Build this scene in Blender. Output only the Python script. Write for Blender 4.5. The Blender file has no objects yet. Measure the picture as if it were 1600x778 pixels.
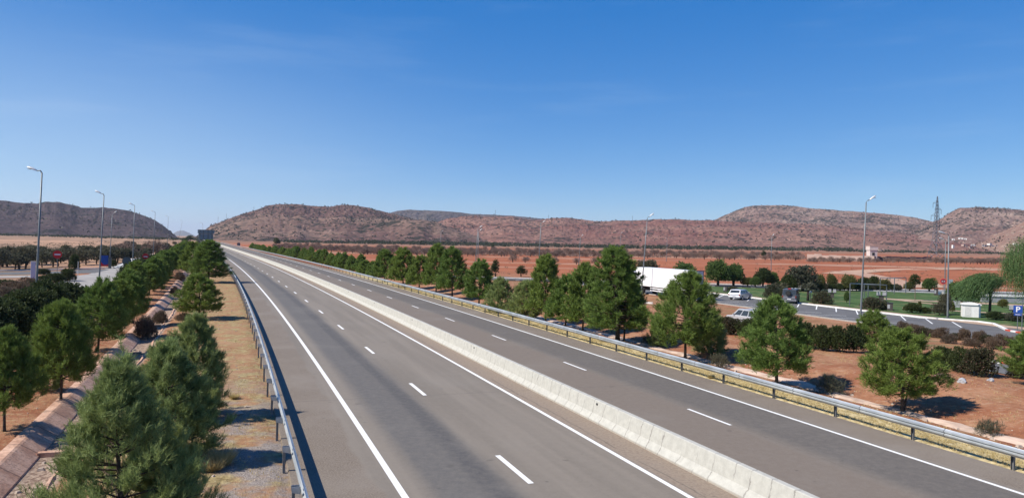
import bpy, math, random
import numpy as np
from math import sin, cos, tan, pi, radians as rad
random.seed(7); RS = np.random.RandomState(11)
SC = bpy.context.scene; COL = SC.collection

# ------------------------------------------------------------------ camera
ROLL, V0, FPX, HC = 0.024977, -8.4238, 1160.19, 7.0739        # photograph is 1600 x 778
_t = math.atan2(V0, FPX)
CR = np.array([cos(ROLL), -sin(ROLL)*sin(_t), sin(ROLL)*cos(_t)])
CD = np.array([sin(ROLL), cos(ROLL)*sin(_t), -cos(ROLL)*cos(_t)])
CF = np.array([0, cos(_t), sin(_t)])
from mathutils import Matrix, Vector
cam = bpy.data.objects.new('camera', bpy.data.cameras.new('camera')); COL.objects.link(cam)
M = Matrix(((CR[0], -CD[0], -CF[0], 0), (CR[1], -CD[1], -CF[1], 0), (CR[2], -CD[2], -CF[2], HC), (0, 0, 0, 1)))
cam.matrix_world = M
cam.data.sensor_width = 36; cam.data.lens = 36*FPX/1600
cam.data.clip_start = 0.1; cam.data.clip_end = 60000
SC.camera = cam

# ------------------------------------------------------------------ light
SUN_EL = 46.5; SUN_DIR = (-0.950, -0.31)                     # horizontal direction towards the sun
SUN_STRENGTH, SKY_STRENGTH, EXPOSURE = 5.0, 0.12, 0.42
W = bpy.data.worlds.new('World'); SC.world = W; W.use_nodes = True
wn = W.node_tree.nodes; wl = W.node_tree.links; wn.clear()
sky = wn.new('ShaderNodeTexSky'); sky.sky_type = 'NISHITA'; sky.sun_disc = False
sky.sun_elevation = rad(SUN_EL); sky.sun_rotation = math.atan2(SUN_DIR[0], SUN_DIR[1]) % (2*pi)
sky.altitude = 400; sky.air_density = 0.6; sky.dust_density = 0.0; sky.ozone_density = 10
bg = wn.new('ShaderNodeBackground'); bg.inputs[1].default_value = SKY_STRENGTH
wo = wn.new('ShaderNodeOutputWorld')
_g = SKY_STRENGTH*2**EXPOSURE                                   # colour response of the phone camera for the blue of the sky
def wmath(op, a, b):
    x = wn.new('ShaderNodeMath'); x.operation = op
    for i, v in enumerate((a, b)):
        if isinstance(v, float): x.inputs[i].default_value = v
        else: wl.new(v, x.inputs[i])
    return x.outputs[0]
_sp = wn.new('ShaderNodeSeparateColor'); _cb = wn.new('ShaderNodeCombineColor'); wl.new(sky.outputs[0], _sp.inputs[0])
_r = wmath('MAXIMUM', wmath('SUBTRACT', wmath('MULTIPLY', _sp.outputs[0], 1.2*_g), .085), .005)
_gr = wmath('MULTIPLY', wmath('POWER', wmath('MULTIPLY', _sp.outputs[1], _g), .916), .857)
_b = wmath('MULTIPLY', wmath('POWER', wmath('MULTIPLY', _sp.outputs[2], _g), .465), .822)
for i, v in enumerate((_r, _gr, _b)): wl.new(wmath('MULTIPLY', v, 1/_g), _cb.inputs[i])
_tc = wn.new('ShaderNodeTexCoord'); _mp = wn.new('ShaderNodeMapping'); _mp.inputs['Scale'].default_value = (2.2, 2.2, 16); _mp.inputs['Rotation'].default_value = (0, .12, 0)
_nz = wn.new('ShaderNodeTexNoise'); _nz.inputs['Scale'].default_value = 1.6; _nz.inputs['Detail'].default_value = 6; _nz.inputs['Roughness'].default_value = .55
_mr = wn.new('ShaderNodeMapRange'); _mr.interpolation_type = 'SMOOTHSTEP'; _mr.inputs[1].default_value = .50; _mr.inputs[2].default_value = .80; _mr.inputs[4].default_value = .075
_mx = wn.new('ShaderNodeMix'); _mx.data_type = 'RGBA'; _mx.inputs[7].default_value = (.72/_g, .86/_g, 1.0/_g, 1)
wl.new(_tc.outputs['Generated'], _mp.inputs[0]); wl.new(_mp.outputs[0], _nz.inputs['Vector']); wl.new(_nz.outputs['Fac'], _mr.inputs[0]); 
_sx = wn.new('ShaderNodeSeparateXYZ'); wl.new(_tc.outputs['Generated'], _sx.inputs[0])
def wstep(v, a, b, k):
    x = wn.new('ShaderNodeMapRange'); x.interpolation_type = 'SMOOTHSTEP'; x.inputs[1].default_value = a; x.inputs[2].default_value = b; x.inputs[4].default_value = k; wl.new(v, x.inputs[0]); return x.outputs[0]
_veil = wmath('MULTIPLY', wstep(_sx.outputs[0], .05, -.55, 1.0), wstep(_sx.outputs[2], .30, .08, .24))
wl.new(wmath('ADD', _mr.outputs[0], _veil), _mx.inputs[0]); wl.new(_cb.outputs[0], _mx.inputs[6])
wl.new(_mx.outputs[2], bg.inputs[0]); wl.new(bg.outputs[0], wo.inputs[0])
sl = bpy.data.lights.new('sun', 'SUN'); sl.energy = SUN_STRENGTH; sl.angle = rad(0.53); sl.color = (1, .94, .85)
so_ = bpy.data.objects.new('sun', sl); COL.objects.link(so_)
tosun = Vector((SUN_DIR[0]*cos(rad(SUN_EL)), SUN_DIR[1]*cos(rad(SUN_EL)), sin(rad(SUN_EL))))
so_.rotation_euler = tosun.to_track_quat('Z', 'Y').to_euler(); so_.location = (-30, -20, 60)
SC.view_settings.view_transform = 'Standard'; SC.view_settings.look = 'None'
SC.view_settings.exposure = EXPOSURE; SC.view_settings.gamma = 1; SC.view_settings.use_curve_mapping = False
SC.render.engine = 'CYCLES'
SC.cycles.use_denoising = True; SC.cycles.max_bounces = 5; SC.cycles.diffuse_bounces = 3
SC.cycles.transparent_max_bounces = 8; SC.cycles.volume_bounces = 0; SC.cycles.caustics_reflective = False

# ------------------------------------------------------------------ projection, road frame, terrain height
def ray(px, py):
    a, b = px-800, py-389
    d = CF*FPX + CR*a + CD*b
    return d
PHI0, K0, K1 = 0.349692, 0.00035039, -1.05752e-6
_S = np.arange(-80, 16000, 1.0)
_ss = np.minimum(_S, 331.0)
_PH = PHI0 + K0*_ss + K1*_ss**2/2
_CX = np.concatenate([[0], np.cumsum(-np.sin((_PH[1:]+_PH[:-1])/2))]); _CX -= _CX[80]
_CY = np.concatenate([[0], np.cumsum(np.cos((_PH[1:]+_PH[:-1])/2))]); _CY -= _CY[80]
def R(s, o):
    "road frame (distance along, offset to the right) -> world x, y"
    ph = np.interp(s, _S, _PH)
    return np.interp(s, _S, _CX)+o*np.cos(ph), np.interp(s, _S, _CY)+o*np.sin(ph)
def heading(s): return float(np.interp(s, _S, _PH))
def rinv(X, Y):
    i = int(np.argmin((_CX[:3000]-X)**2+(_CY[:3000]-Y)**2)); ph = _PH[i]
    dx, dy = X-_CX[i], Y-_CY[i]
    return _S[i]-dx*sin(ph)+dy*cos(ph), dx*cos(ph)+dy*sin(ph)

def _h(ix, iy, iz, seed):
    n = (ix*374761393+iy*668265263+iz*2147483647+seed*974711) & 0xffffffff
    n = ((n ^ (n >> 13))*1274126177) & 0xffffffff
    n = n ^ (n >> 16)
    return (n & 0xffff)/65535.0
def vnoise(x, y, seed=0):
    x = np.asarray(x, float); y = np.asarray(y, float)
    xi = np.floor(x).astype(np.int64); yi = np.floor(y).astype(np.int64)
    u = x-xi; v = y-yi; u = u*u*(3-2*u); v = v*v*(3-2*v)
    a = _h(xi, yi, 0, seed); b = _h(xi+1, yi, 0, seed); c = _h(xi, yi+1, 0, seed); d = _h(xi+1, yi+1, 0, seed)
    return (a*(1-u)+b*u)*(1-v)+(c*(1-u)+d*u)*v
def fbm(x, y, octv=4, seed=0, gain=.5):
    t = 0; a = 1; n = 0
    for i in range(octv):
        t = t+a*(vnoise(x*2**i+17.3*i, y*2**i-9.1*i, seed+i)-.5); n += a; a *= gain
    return t/n*2
def sstep(a, b, x):
    t = np.clip((x-a)/(b-a), 0, 1); return t*t*(3-2*t)

def zfar(X, Y):
    r = np.hypot(X, Y); b = np.degrees(np.arctan2(X, Y))
    k = np.interp(b, [-40, -20, -5, 10, 23, 36, 60], [0, 0, .0028, .0052, .0085, .0092, .009])
    d = np.clip(r-120, 0, 1700); return k*d*d/(d+200)
def ground(s, o, X=None, Y=None):
    s = np.asarray(s, float); o = np.asarray(o, float)
    if X is None: X, Y = R(s, o)
    z = zfar(X, Y)
    n1 = fbm(X*.9, Y*.9, 4, 3); n2 = fbm(X*.12, Y*.12, 3, 9)
    # left verge, ditch, tree strip
    L = np.interp(o, [-30, -22, -20, -14, -11, -7.1, -6.78, -6.45, -5.95, -5.45, -5.1, -4.6, -2.5, -.3, 1.2, 1.6],
                  [0, 0, 0, 0, .12, .02, -.08, -.25, -.42, -.42, -.34, -.20, -.10, -.03, -.02, -.12])
    Rr = np.interp(o, [24.1, 24.5, 25.8, 27.2, 28.5, 29.0, 29.7, 30.3, 33, 38, 42, 43.4, 60], [-.12, -.03, -.06, -.14, -.26, -.34, -.34, -.2, .12, .22, .08, -.03, -.03])
    z = z+np.where(o < 12, L, Rr)*np.exp(-np.clip(s-400, 0, None)/200)
    nm = (sstep(-.2, -1.2, o)*sstep(-13.5, -12, o)*(1-sstep(-7.0, -6.6, o)*sstep(-4.6, -5.0, o)) +
          sstep(25, 26, o)*sstep(43, 41.5, o)*(1-.8*sstep(28.3, 28.7, o)*sstep(30.2, 29.8, o)) + .6*sstep(47.6, 48.6, o)*sstep(58, 56.5, o))
    z = z+nm*(n1*.10+n2*.12)
    fr = np.hypot(X, Y); z = z+sstep(170, 320, fr)*sstep(30, 80, np.abs(o-13))*n2*.4
    # mounds of the right bank
    for (mx, my, mr, mh) in ((23.6, 38.2, 2.6, .45), (27.0, 34.5, 2.4, .35), (19.5, 43.5, 3, .25)):
        z = z+mh*np.exp(-((X-mx)**2+(Y-my)**2)/mr**2)
    return z
def gz(X, Y):
    s, o = rinv(X, Y); return float(ground(s, o, np.array(X), np.array(Y)))
def G(px, py, z=None):
    "pixel of the photograph -> point on the ground"
    d = ray(px, py); Yv = np.geomspace(12, 2600, 1400); k = Yv/d[1]
    f = HC+d[2]*k-zfar(d[0]*k, Yv); i = np.nonzero(f < 0)[0]
    if len(i) == 0: return d[0]*k[-1], Yv[-1]
    i = max(1, i[0]); w = f[i-1]/(f[i-1]-f[i]); Y = Yv[i-1]+(Yv[i]-Yv[i-1])*w
    return float(d[0]*Y/d[1]), float(Y)
def at_depth(px, py, Y):
    d = ray(px, py); k = Y/d[1]; return Vector((d[0]*k, Y, HC+d[2]*k))
def s_at(px, o, lo=10, hi=900):
    "distance along the road at which offset o shows at image column px"
    best = None
    for s in np.arange(lo, hi, .5):
        X, Y = R(s, o); q = np.array([X, Y, -HC]); x = 800+FPX*(q@CR)/(q@CF)
        if best is None or abs(x-px) < best[0]: best = (abs(x-px), s)
    return best[1]

# ------------------------------------------------------------------ mesh helpers
def raw_mesh(name, V, F, mats, tint=None, uv=None, smooth=False, mi=None):
    me = bpy.data.meshes.new(name)
    V = np.asarray(V, np.float32); F = np.asarray(F, np.int32); k = F.shape[1]
    me.vertices.add(len(V)); me.vertices.foreach_set('co', V.ravel())
    me.loops.add(F.size); me.loops.foreach_set('vertex_index', F.ravel())
    me.polygons.add(len(F)); me.polygons.foreach_set('loop_start', np.arange(0, F.size, k, dtype=np.int32))
    if mi is not None: me.polygons.foreach_set('material_index', np.asarray(mi, np.int32))
    me.polygons.foreach_set('use_smooth', np.full(len(F), smooth))
    if uv is not None:
        l = me.uv_layers.new(name='rc'); l.data.foreach_set('uv', np.asarray(uv, np.float32)[F.ravel()].ravel())
    if tint is not None:
        a = me.attributes.new('tint', 'FLOAT', 'POINT'); a.data.foreach_set('value', np.asarray(tint, np.float32))
    me.update(calc_edges=True)
    for m in (mats if isinstance(mats, (list, tuple)) else [mats]): me.materials.append(m)
    return me
def link(name, me, parent=None, loc=None, rot=None, scale=None):
    o = bpy.data.objects.new(name, me); COL.objects.link(o); o.parent = parent
    if loc is not None: o.location = loc
    if rot is not None: o.rotation_euler = rot
    if scale is not None: o.scale = scale
    return o
def tag(o, label=None, cat=None, group=None, kind=None):
    if label: o['label'] = label
    if cat: o['category'] = cat
    if group: o['group'] = group
    if kind: o['kind'] = kind
    return o
def thing(name, label, cat, loc=(0, 0, 0), rz=0, group=None):
    o = bpy.data.objects.new(name, None); COL.objects.link(o); o.location = loc; o.rotation_euler = (0, 0, rz)
    o.empty_display_size = .3
    return tag(o, label, cat, group)
def dup(root, loc, rz=0, sc=None, label=None, group=None, rot=None):
    r = root.copy(); COL.objects.link(r); r.location = loc; r.rotation_euler = rot if rot else (0, 0, rz)
    if sc is not None: r.scale = sc if hasattr(sc, '__len__') else (sc, sc, sc)
    if label: r['label'] = label
    if group: r['group'] = group
    for ch in root.children:
        c = ch.copy(); COL.objects.link(c); c.parent = r
        for g in ch.children:
            d = g.copy(); COL.objects.link(d); d.parent = c
    return r
class MB:
    def __init__(s): s.v = []; s.f = []; s.m = []
    def quad(s, *p, m=0):
        n = len(s.v); s.v += [tuple(q) for q in p]; s.f.append(tuple(range(n, n+len(p)))); s.m.append(m); return s
    def box(s, c, d, rz=0, m=0, taper=1, bev=0):
        x, y, z = d[0]/2, d[1]/2, d[2]/2; n = len(s.v)
        for zz, t in ((-z, 1), (z, taper)):
            for xx, yy in ((-x, -y), (x, -y), (x, y), (-x, y)):
                X, Y = xx*t, yy*t
                s.v.append((c[0]+X*cos(rz)-Y*sin(rz), c[1]+X*sin(rz)+Y*cos(rz), c[2]+zz))
        for f in ((3, 2, 1, 0), (4, 5, 6, 7), (0, 1, 5, 4), (1, 2, 6, 5), (2, 3, 7, 6), (3, 0, 4, 7)):
            s.f.append(tuple(n+i for i in f)); s.m.append(m)
        return s
    def tube(s, pts, rad_, k=8, m=0, cap=True):
        pts = [Vector(p) for p in pts]; rs = rad_ if hasattr(rad_, '__len__') else [rad_]*len(pts); n0 = len(s.v)
        for i, p in enumerate(pts):
            d = (pts[min(i+1, len(pts)-1)]-pts[max(i-1, 0)]).normalized()
            a = d.cross(Vector((0, 0, 1)) if abs(d.z) < .9 else Vector((1, 0, 0))).normalized(); b = d.cross(a)
            for j in range(k):
                t = 2*pi*j/k; s.v.append(tuple(p+(a*cos(t)+b*sin(t))*rs[i]))
        for i in range(len(pts)-1):
            for j in range(k):
                q = n0+i*k; s.f.append((q+j, q+(j+1) % k, q+k+(j+1) % k, q+k+j)); s.m.append(m)
        if cap:
            s.f.append(tuple(n0+j for j in range(k))[::-1]); s.m.append(m)
            s.f.append(tuple(n0+(len(pts)-1)*k+j for j in range(k))); s.m.append(m)
        return s
    def prism(s, poly, a, b, axis='y', m=0):
        "poly in the plane across axis, from a to b"
        def P(u, w, t): return {'y': (u, t, w), 'x': (t, u, w), 'z': (u, w, t)}[axis]
        n = len(s.v); k = len(poly)
        for t in (a, b): s.v += [P(u, w, t) for u, w in poly]
        s.f.append(tuple(range(n, n+k))); s.f.append(tuple(range(n+2*k-1, n+k-1, -1))); s.m += [m, m]
        for i in range(k): s.f.append((n+i, n+k+i, n+k+(i+1) % k, n+(i+1) % k)); s.m.append(m)
        return s
    def xf(s, loc=(0, 0, 0), rz=0):
        s.v = [(loc[0]+x*cos(rz)-y*sin(rz), loc[1]+x*sin(rz)+y*cos(rz), loc[2]+z) for x, y, z in s.v]; return s
    def mesh(s, name, mats, smooth=False):
        me = bpy.data.meshes.new(name); me.from_pydata(s.v, [], s.f)
        for m in (mats if isinstance(mats, (list, tuple)) else [mats]): me.materials.append(m)
        me.polygons.foreach_set('material_index', s.m)
        if smooth: me.polygons.foreach_set('use_smooth', [True]*len(s.f))
        import bmesh
        bm = bmesh.new(); bm.from_mesh(me); bmesh.ops.recalc_face_normals(bm, faces=bm.faces); bm.to_mesh(me); bm.free()
        return me
    def build(s, name, mats, parent=None, smooth=False, bevel=0):
        o = link(name, s.mesh(name, mats, smooth), parent)
        if bevel:
            b = o.modifiers.new('bevel', 'BEVEL'); b.width = bevel; b.segments = 2; b.limit_method = 'ANGLE'
        return o

# ------------------------------------------------------------------ material helpers
class NT:
    def __init__(s, name):
        s.mat = bpy.data.materials.new(name); s.mat.use_nodes = True; s.t = s.mat.node_tree; s.t.nodes.clear()
        s.out = s.t.nodes.new('ShaderNodeOutputMaterial'); s.geo = None
    def n(s, typ, **kw):
        x = s.t.nodes.new(typ)
        for k, v in kw.items(): setattr(x, k, v)
        return x
    def put(s, sock, v):
        if hasattr(v, 'is_output') or isinstance(v, bpy.types.NodeSocket): s.t.links.new(v, sock)
        elif isinstance(v, (tuple, list)) and len(v) == 3 and sock.type == 'RGBA': sock.default_value = (*v, 1)
        else: sock.default_value = v
    def pos(s):
        if not s.geo: s.geo = s.n('ShaderNodeNewGeometry')
        return s.geo.outputs['Position']
    def math(s, op, a, b=0.0, clamp=False):
        x = s.n('ShaderNodeMath', operation=op, use_clamp=clamp); s.put(x.inputs[0], a); s.put(x.inputs[1], b); return x.outputs[0]
    def noise(s, scale, detail=4, rough=.55, vec=None, dist=0):
        x = s.n('ShaderNodeTexNoise'); s.put(x.inputs['Vector'], vec if vec is not None else s.pos())
        x.inputs['Scale'].default_value = scale; x.inputs['Detail'].default_value = detail; x.inputs['Roughness'].default_value = rough
        x.inputs['Distortion'].default_value = dist; return x.outputs['Fac']
    def voro(s, scale, vec=None, feature='F1', out='Distance', rnd=1, dim='3D', w=None):
        x = s.n('ShaderNodeTexVoronoi', feature=feature, voronoi_dimensions=dim)
        if dim == '1D': s.put(x.inputs['W'], w)
        else: s.put(x.inputs['Vector'], vec if vec is not None else s.pos())
        x.inputs['Scale'].default_value = scale; x.inputs['Randomness'].default_value = rnd; return x.outputs[out]
    def scalev(s, vec, k):
        x = s.n('ShaderNodeVectorMath', operation='MULTIPLY'); s.put(x.inputs[0], vec); x.inputs[1].default_value = k; return x.outputs[0]
    def step(s, v, a, b):
        x = s.n('ShaderNodeMapRange', interpolation_type='SMOOTHSTEP'); s.put(x.inputs[0], v)
        x.inputs[1].default_value = a; x.inputs[2].default_value = b; return x.outputs[0]
    def band(s, v, a0, a1, b0, b1): return s.math('MULTIPLY', s.step(v, a0, a1), s.step(v, b1, b0))
    def mix(s, f, a, b, mode='MIX'):
        x = s.n('ShaderNodeMix', data_type='RGBA', blend_type=mode); s.put(x.inputs[0], f); s.put(x.inputs[6], a); s.put(x.inputs[7], b); return x.outputs[2]
    def uv(s):
        x = s.n('ShaderNodeUVMap', uv_map='rc'); y = s.n('ShaderNodeSeparateXYZ'); s.t.links.new(x.outputs[0], y.inputs[0]); return y.outputs[0], y.outputs[1]
    def sep(s, v):
        y = s.n('ShaderNodeSeparateXYZ'); s.put(y.inputs[0], v); return y.outputs
    def bump(s, h, strength=.4, dist=.02):
        x = s.n('ShaderNodeBump'); s.put(x.inputs['Height'], h); x.inputs['Strength'].default_value = strength; x.inputs['Distance'].default_value = dist; return x.outputs[0]
    def fin(s, col, rough=.9, metal=0, normal=None, spec=.3, trans=0):
        p = s.n('ShaderNodeBsdfPrincipled'); s.put(p.inputs['Base Color'], col); s.put(p.inputs['Roughness'], rough)
        p.inputs['Metallic'].default_value = metal; p.inputs['Specular IOR Level'].default_value = spec
        if normal is not None: s.put(p.inputs['Normal'], normal)
        o = p.outputs[0]
        if trans:
            t = s.n('ShaderNodeBsdfTranslucent'); s.put(t.inputs[0], col); mx = s.n('ShaderNodeMixShader'); mx.inputs[0].default_value = trans
            s.t.links.new(o, mx.inputs[1]); s.t.links.new(t.outputs[0], mx.inputs[2]); o = mx.outputs[0]
        s.t.links.new(o, s.out.inputs[0]); return s.mat
def simple(name, col, rough=.8, metal=0, var=.12, scale=6, spec=.3, bump=0):
    m = NT(name); tc = m.n('ShaderNodeTexCoord').outputs['Object']
    f = m.noise(scale, 5, .6, tc)
    c = m.mix(m.step(f, .3, .7), tuple(x*(1-var) for x in col), tuple(min(1, x*(1+var)) for x in col))
    return m.fin(c, rough, metal, m.bump(f, bump, .01) if bump else None, spec)
def leafmat(name, dark, light, dead=None, trans=.30, deadamt=.05):
    m = NT(name); a = m.n('ShaderNodeAttribute', attribute_name='tint').outputs['Fac']
    oi = m.n('ShaderNodeObjectInfo').outputs['Random']
    c = m.mix(a, dark, light)
    c = m.mix(m.math('MULTIPLY', oi, .35), c, tuple(x*y for x, y in zip(light, (1.15, .9, .7))))
    if dead: c = m.mix(m.step(a, 1-deadamt, 1-deadamt+.02), c, dead)
    return m.fin(c, .65, 0, None, .25, trans)

MAT = {}
def mats():
    # ground: red soil, straw verges, grey gravel, tan plain on the left
    m = NT('earth'); s, o = m.uv()
    nb = m.noise(.35, 5, .6); nf = m.noise(3.2, 6, .65); nm_ = m.noise(1.1, 5, .6); nl = m.noise(.012, 4, .55)
    ow = m.math('ADD', o, m.math('MULTIPLY', m.math('SUBTRACT', nm_, .5), 2.2))
    soil = m.mix(m.step(nb, .35, .68), (.265, .103, .050), (.36, .185, .102))
    soil = m.mix(m.math('MULTIPLY', m.step(nf, .5, .7), .6), soil, (.40, .27, .18))
    soil = m.mix(m.math('MULTIPLY', m.step(nf, .48, .3), .5), soil, (.15, .075, .045))
    straw = m.mix(m.step(nf, .35, .65), (.21, .155, .07), (.40, .315, .155))
    grav = m.mix(m.step(m.noise(28, 3, .7), .35, .65), (.16, .13, .11), (.38, .33, .29))
    peb = m.step(m.voro(7), .16, .10)
    # left verge
    lv = m.band(ow, -4.9, -3.6, 1.6, 2.4)
    vcol = m.mix(m.step(m.noise(.8, 5, .6), .42, .62), m.mix(.4, soil, (.33, .23, .12)), straw)
    gm = m.math('MULTIPLY', m.math('MULTIPLY', m.band(ow, -1.2, .2, 1.8, 2.4), m.step(m.noise(.5, 4, .6), .40, .56)), m.step(s, 44, 26))
    vcol = m.mix(gm, vcol, grav)
    vcol = m.mix(m.math('MULTIPLY', peb, .6), vcol, (.50, .40, .30))
    near = m.mix(lv, soil, vcol)
    near = m.mix(m.math('MULTIPLY', m.band(ow, -13, -11.5, -7.2, -6.6), m.math('MULTIPLY', m.step(nf, .46, .66), .6)), near, m.mix(.5, straw, soil))
    near = m.mix(m.band(o, -6.2, -6.0, -4.9, -4.6), near, m.mix(m.step(m.noise(5, 4, .7), .4, .6), (.17, .11, .08), (.40, .30, .22)))
    rv = m.band(ow, 23.6, 24.2, 26.3, 27.6)
    near = m.mix(rv, near, m.mix(m.step(nf, .35, .65), (.36, .28, .13), (.62, .50, .27)))
    near = m.mix(m.math('MULTIPLY', m.band(ow, 26.5, 28, 42, 44), m.math('MULTIPLY', m.step(m.noise(.55, 5, .65), .50, .66), .75)), near, m.mix(.6, straw, soil))
    near = m.mix(m.math('MULTIPLY', m.band(ow, 47, 49, 57, 58), m.step(m.noise(.4, 5, .65, m.scalev(m.pos(), (.5, 2, 1))), .45, .62)), near, (.20, .15, .07))
    near = m.mix(m.math('MULTIPLY', peb, .25), near, (.46, .34, .25))
    # far fields
    tcs = m.scalev(m.pos(), (.35, 1.6, 1))
    red = m.mix(m.step(m.noise(.03, 5, .6, tcs), .35, .65), (.27, .086, .038), (.36, .130, .062))
    red = m.mix(m.math('MULTIPLY', m.step(m.noise(.5, 4, .7), .45, .62), .35), red, (.20, .075, .045))
    red = m.mix(m.math('MULTIPLY', m.step(m.noise(.011, 5, .6, tcs), .54, .60), .7), red, (.40, .25, .17))
    tan_ = m.mix(m.step(m.noise(.014, 5, .6, m.scalev(m.pos(), (.3, 1.6, 1))), .38, .62), (.17, .115, .075), (.46, .27, .17))
    tan_ = m.mix(m.math('MULTIPLY', m.step(m.noise(.12, 5, .7), .52, .62), .6), tan_, (.12, .10, .06))
    P = m.sep(m.pos())
    dist = P[1]
    farr = m.mix(m.step(dist, 650, 1000), red, m.mix(m.step(m.noise(.02, 4), .4, .6), (.27, .12, .075), (.22, .145, .09)))
    fl = m.step(m.math('ADD', o, m.math('MULTIPLY', m.math('SUBTRACT', nl, .5), 60)), 30, 10)
    farc = m.mix(fl, farr, tan_)
    mr = m.math('MAXIMUM', m.step(o, 70, 74), m.math('MAXIMUM', m.step(o, -24, -30), m.step(s, 140, 190)))
    col = m.mix(mr, near, farc)
    hgt = m.math('ADD', m.math('MULTIPLY', nf, 1.2), m.math('MULTIPLY', m.noise(14, 4, .7), .8))
    MAT['earth'] = m.fin(col, .95, 0, m.bump(hgt, .75, .08), .15)
    # motorway surface
    m = NT('asphalt_motorway'); s, o = m.uv()
    sv = m.n('ShaderNodeCombineXYZ'); m.put(sv.inputs[0], m.math('MULTIPLY', s, .05)); m.put(sv.inputs[1], o); sv = sv.outputs[0]
    streak = m.noise(.9, 5, .55, sv); fine = m.noise(22, 4, .75); gr = m.noise(60, 2, .8); big = m.noise(.18, 4, .6)
    ow = m.math('ADD', o, m.math('MULTIPLY', m.math('SUBTRACT', streak, .5), .8))
    base = m.mix(m.step(streak, .3, .7), (.170, .150, .126), (.222, .196, .166))
    base = m.mix(m.math('MULTIPLY', m.band(ow, 4.9, 5.6, 7.2, 8.1), .9), base, (.098, .096, .095))
    base = m.mix(m.math('MULTIPLY', m.band(ow, 6.6, 6.95, 7.15, 7.7), .75), base, (.066, .066, .070))
    base = m.mix(m.math('MULTIPLY', m.step(ow, 14.0, 14.4), m.step(ow, 19.4, 18.4)), base, (.168, .140, .116))
    base = m.mix(m.band(ow, 18.5, 19.6, 21.9, 22.2), base, (.108, .099, .091))
    medn = m.mix(m.step(m.noise(9, 4, .7), .35, .65), (.20, .155, .12), (.29, .235, .185))
    base = m.mix(m.band(ow, 12.2, 12.5, 14.6, 15.2), base, medn)
    sh = m.mix(m.step(m.noise(19, 5, .85), .40, .60), (.100, .082, .065), (.250, .208, .166))
    sh = m.mix(m.math('MULTIPLY', m.step(big, .4, .65), .5), sh, (.23, .20, .17))
    ed = m.math('ADD', o, m.math('MULTIPLY', m.math('SUBTRACT', m.noise(.22, 4, .6), .5), 1.1)); base = m.mix(m.step(ed, 3.95, 3.75), base, sh)
    base = m.mix(m.step(o, 22.30, 22.5), base, sh)
    base = m.mix(m.math('MULTIPLY', m.step(big, .5, .75), .25), base, (.24, .225, .205))
    base = m.mix(m.math('MULTIPLY', m.step(fine, .45, .7), .25), base, (.26, .25, .24))
    base = m.mix(m.math('MULTIPLY', m.step(m.voro(.7), .05, .03), .5), base, (.06, .06, .06))
    wob = m.math('ADD', o, m.math('MULTIPLY', m.math('SUBTRACT', m.noise(.35, 4, .6), .5), .5))
    for oc, wd, am in ((18.9, .02, .3), (12.6, .04, .5), (22.28, .03, .5)):
        base = m.mix(m.math('MULTIPLY', m.math('MULTIPLY', m.step(m.math('ABSOLUTE', m.math('SUBTRACT', wob, oc)), wd, wd*.4), m.step(m.noise(.25, 3), .42, .5)), am), base, (.05, .048, .045))
    lum = m.noise(3.5, 6, .75); base = m.mix(m.math('MULTIPLY', m.step(lum, .35, .7), .22), base, (.27, .245, .21))
    base = m.mix(m.math('MULTIPLY', m.step(m.noise(1.3, 3, .5), .68, .74), .4), base, (.08, .075, .07))
    base = m.mix(m.math('MULTIPLY', m.band(s, 33.2, 33.3, 33.3, 33.35), .35), base, (.07, .07, .07))
    base = m.mix(1.0, base, (.97, .93, .865), 'MULTIPLY')
    base = m.mix(m.math('MULTIPLY', m.step(m.noise(9, 5, .85), .58, .66), .38), base, (.07, .065, .06))
    MAT['road'] = m.fin(base, m.math('ADD', .78, m.math('MULTIPLY', m.step(o, 6, 7), .04)), 0, m.bump(m.math('ADD', gr, fine), .35, .012), .3)
    # parking / service asphalt
    m = NT('asphalt_parking'); f = m.noise(.5, 5, .6); g = m.noise(20, 3, .7)
    c = m.mix(m.step(f, .35, .65), (.088, .086, .084), (.128, .124, .118)); c = m.mix(m.math('MULTIPLY', g, .3), c, (.2, .19, .18))
    MAT['park'] = m.fin(c, .85, 0, m.bump(g, .3, .01))
    m = NT('pale_concrete_road'); f = m.noise(.3, 5, .6); g = m.noise(12, 3, .7)
    c = m.mix(m.step(f, .35, .65), (.27, .25, .23), (.36, .335, .30)); MAT['paleroad'] = m.fin(c, .9, 0, m.bump(g, .2, .01))
    # paint with wear
    m = NT('road_paint'); f = m.noise(6, 5, .7); c = m.mix(m.step(f, .42, .3), (.76, .75, .71), (.40, .385, .36)); MAT['paint'] = m.fin(c, .6)
    m = NT('thin_paint'); f = m.noise(3, 5, .7); c = m.mix(m.step(f, .5, .36), (.55, .54, .51), (.24, .235, .22)); MAT['paint2'] = m.fin(c, .7)
    # barrier concrete
    m = NT('barrier_concrete'); s, o = m.uv(); z = m.sep(m.pos())[2]
    wv = m.math('ADD', s, m.math('MULTIPLY', m.math('SUBTRACT', m.noise(1.6, 4, .6), .5), .5))
    cr = m.voro(1.15, feature='DISTANCE_TO_EDGE', dim='1D', w=wv)
    crk = m.math('MULTIPLY', m.step(cr, .034, .014), m.step(m.noise(.9, 3), .38, .50))
    f = m.noise(4, 6, .7); c = m.mix(m.step(f, .3, .7), (.38, .368, .325), (.46, .447, .395))
    c = m.mix(m.math('MULTIPLY', m.step(z, .10, .0), .6), c, (.34, .28, .22))
    sv = m.n('ShaderNodeCombineXYZ'); m.put(sv.inputs[0], m.math('MULTIPLY', s, 3.0)); m.put(sv.inputs[1], m.math('MULTIPLY', z, .5)); 
    c = m.mix(m.math('MULTIPLY', m.step(m.noise(1.5, 5, .7, sv.outputs[0]), .55, .75), .28), c, (.30, .28, .24))
    c = m.mix(m.math('MULTIPLY', crk, .62), c, (.17, .155, .14))
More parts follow.
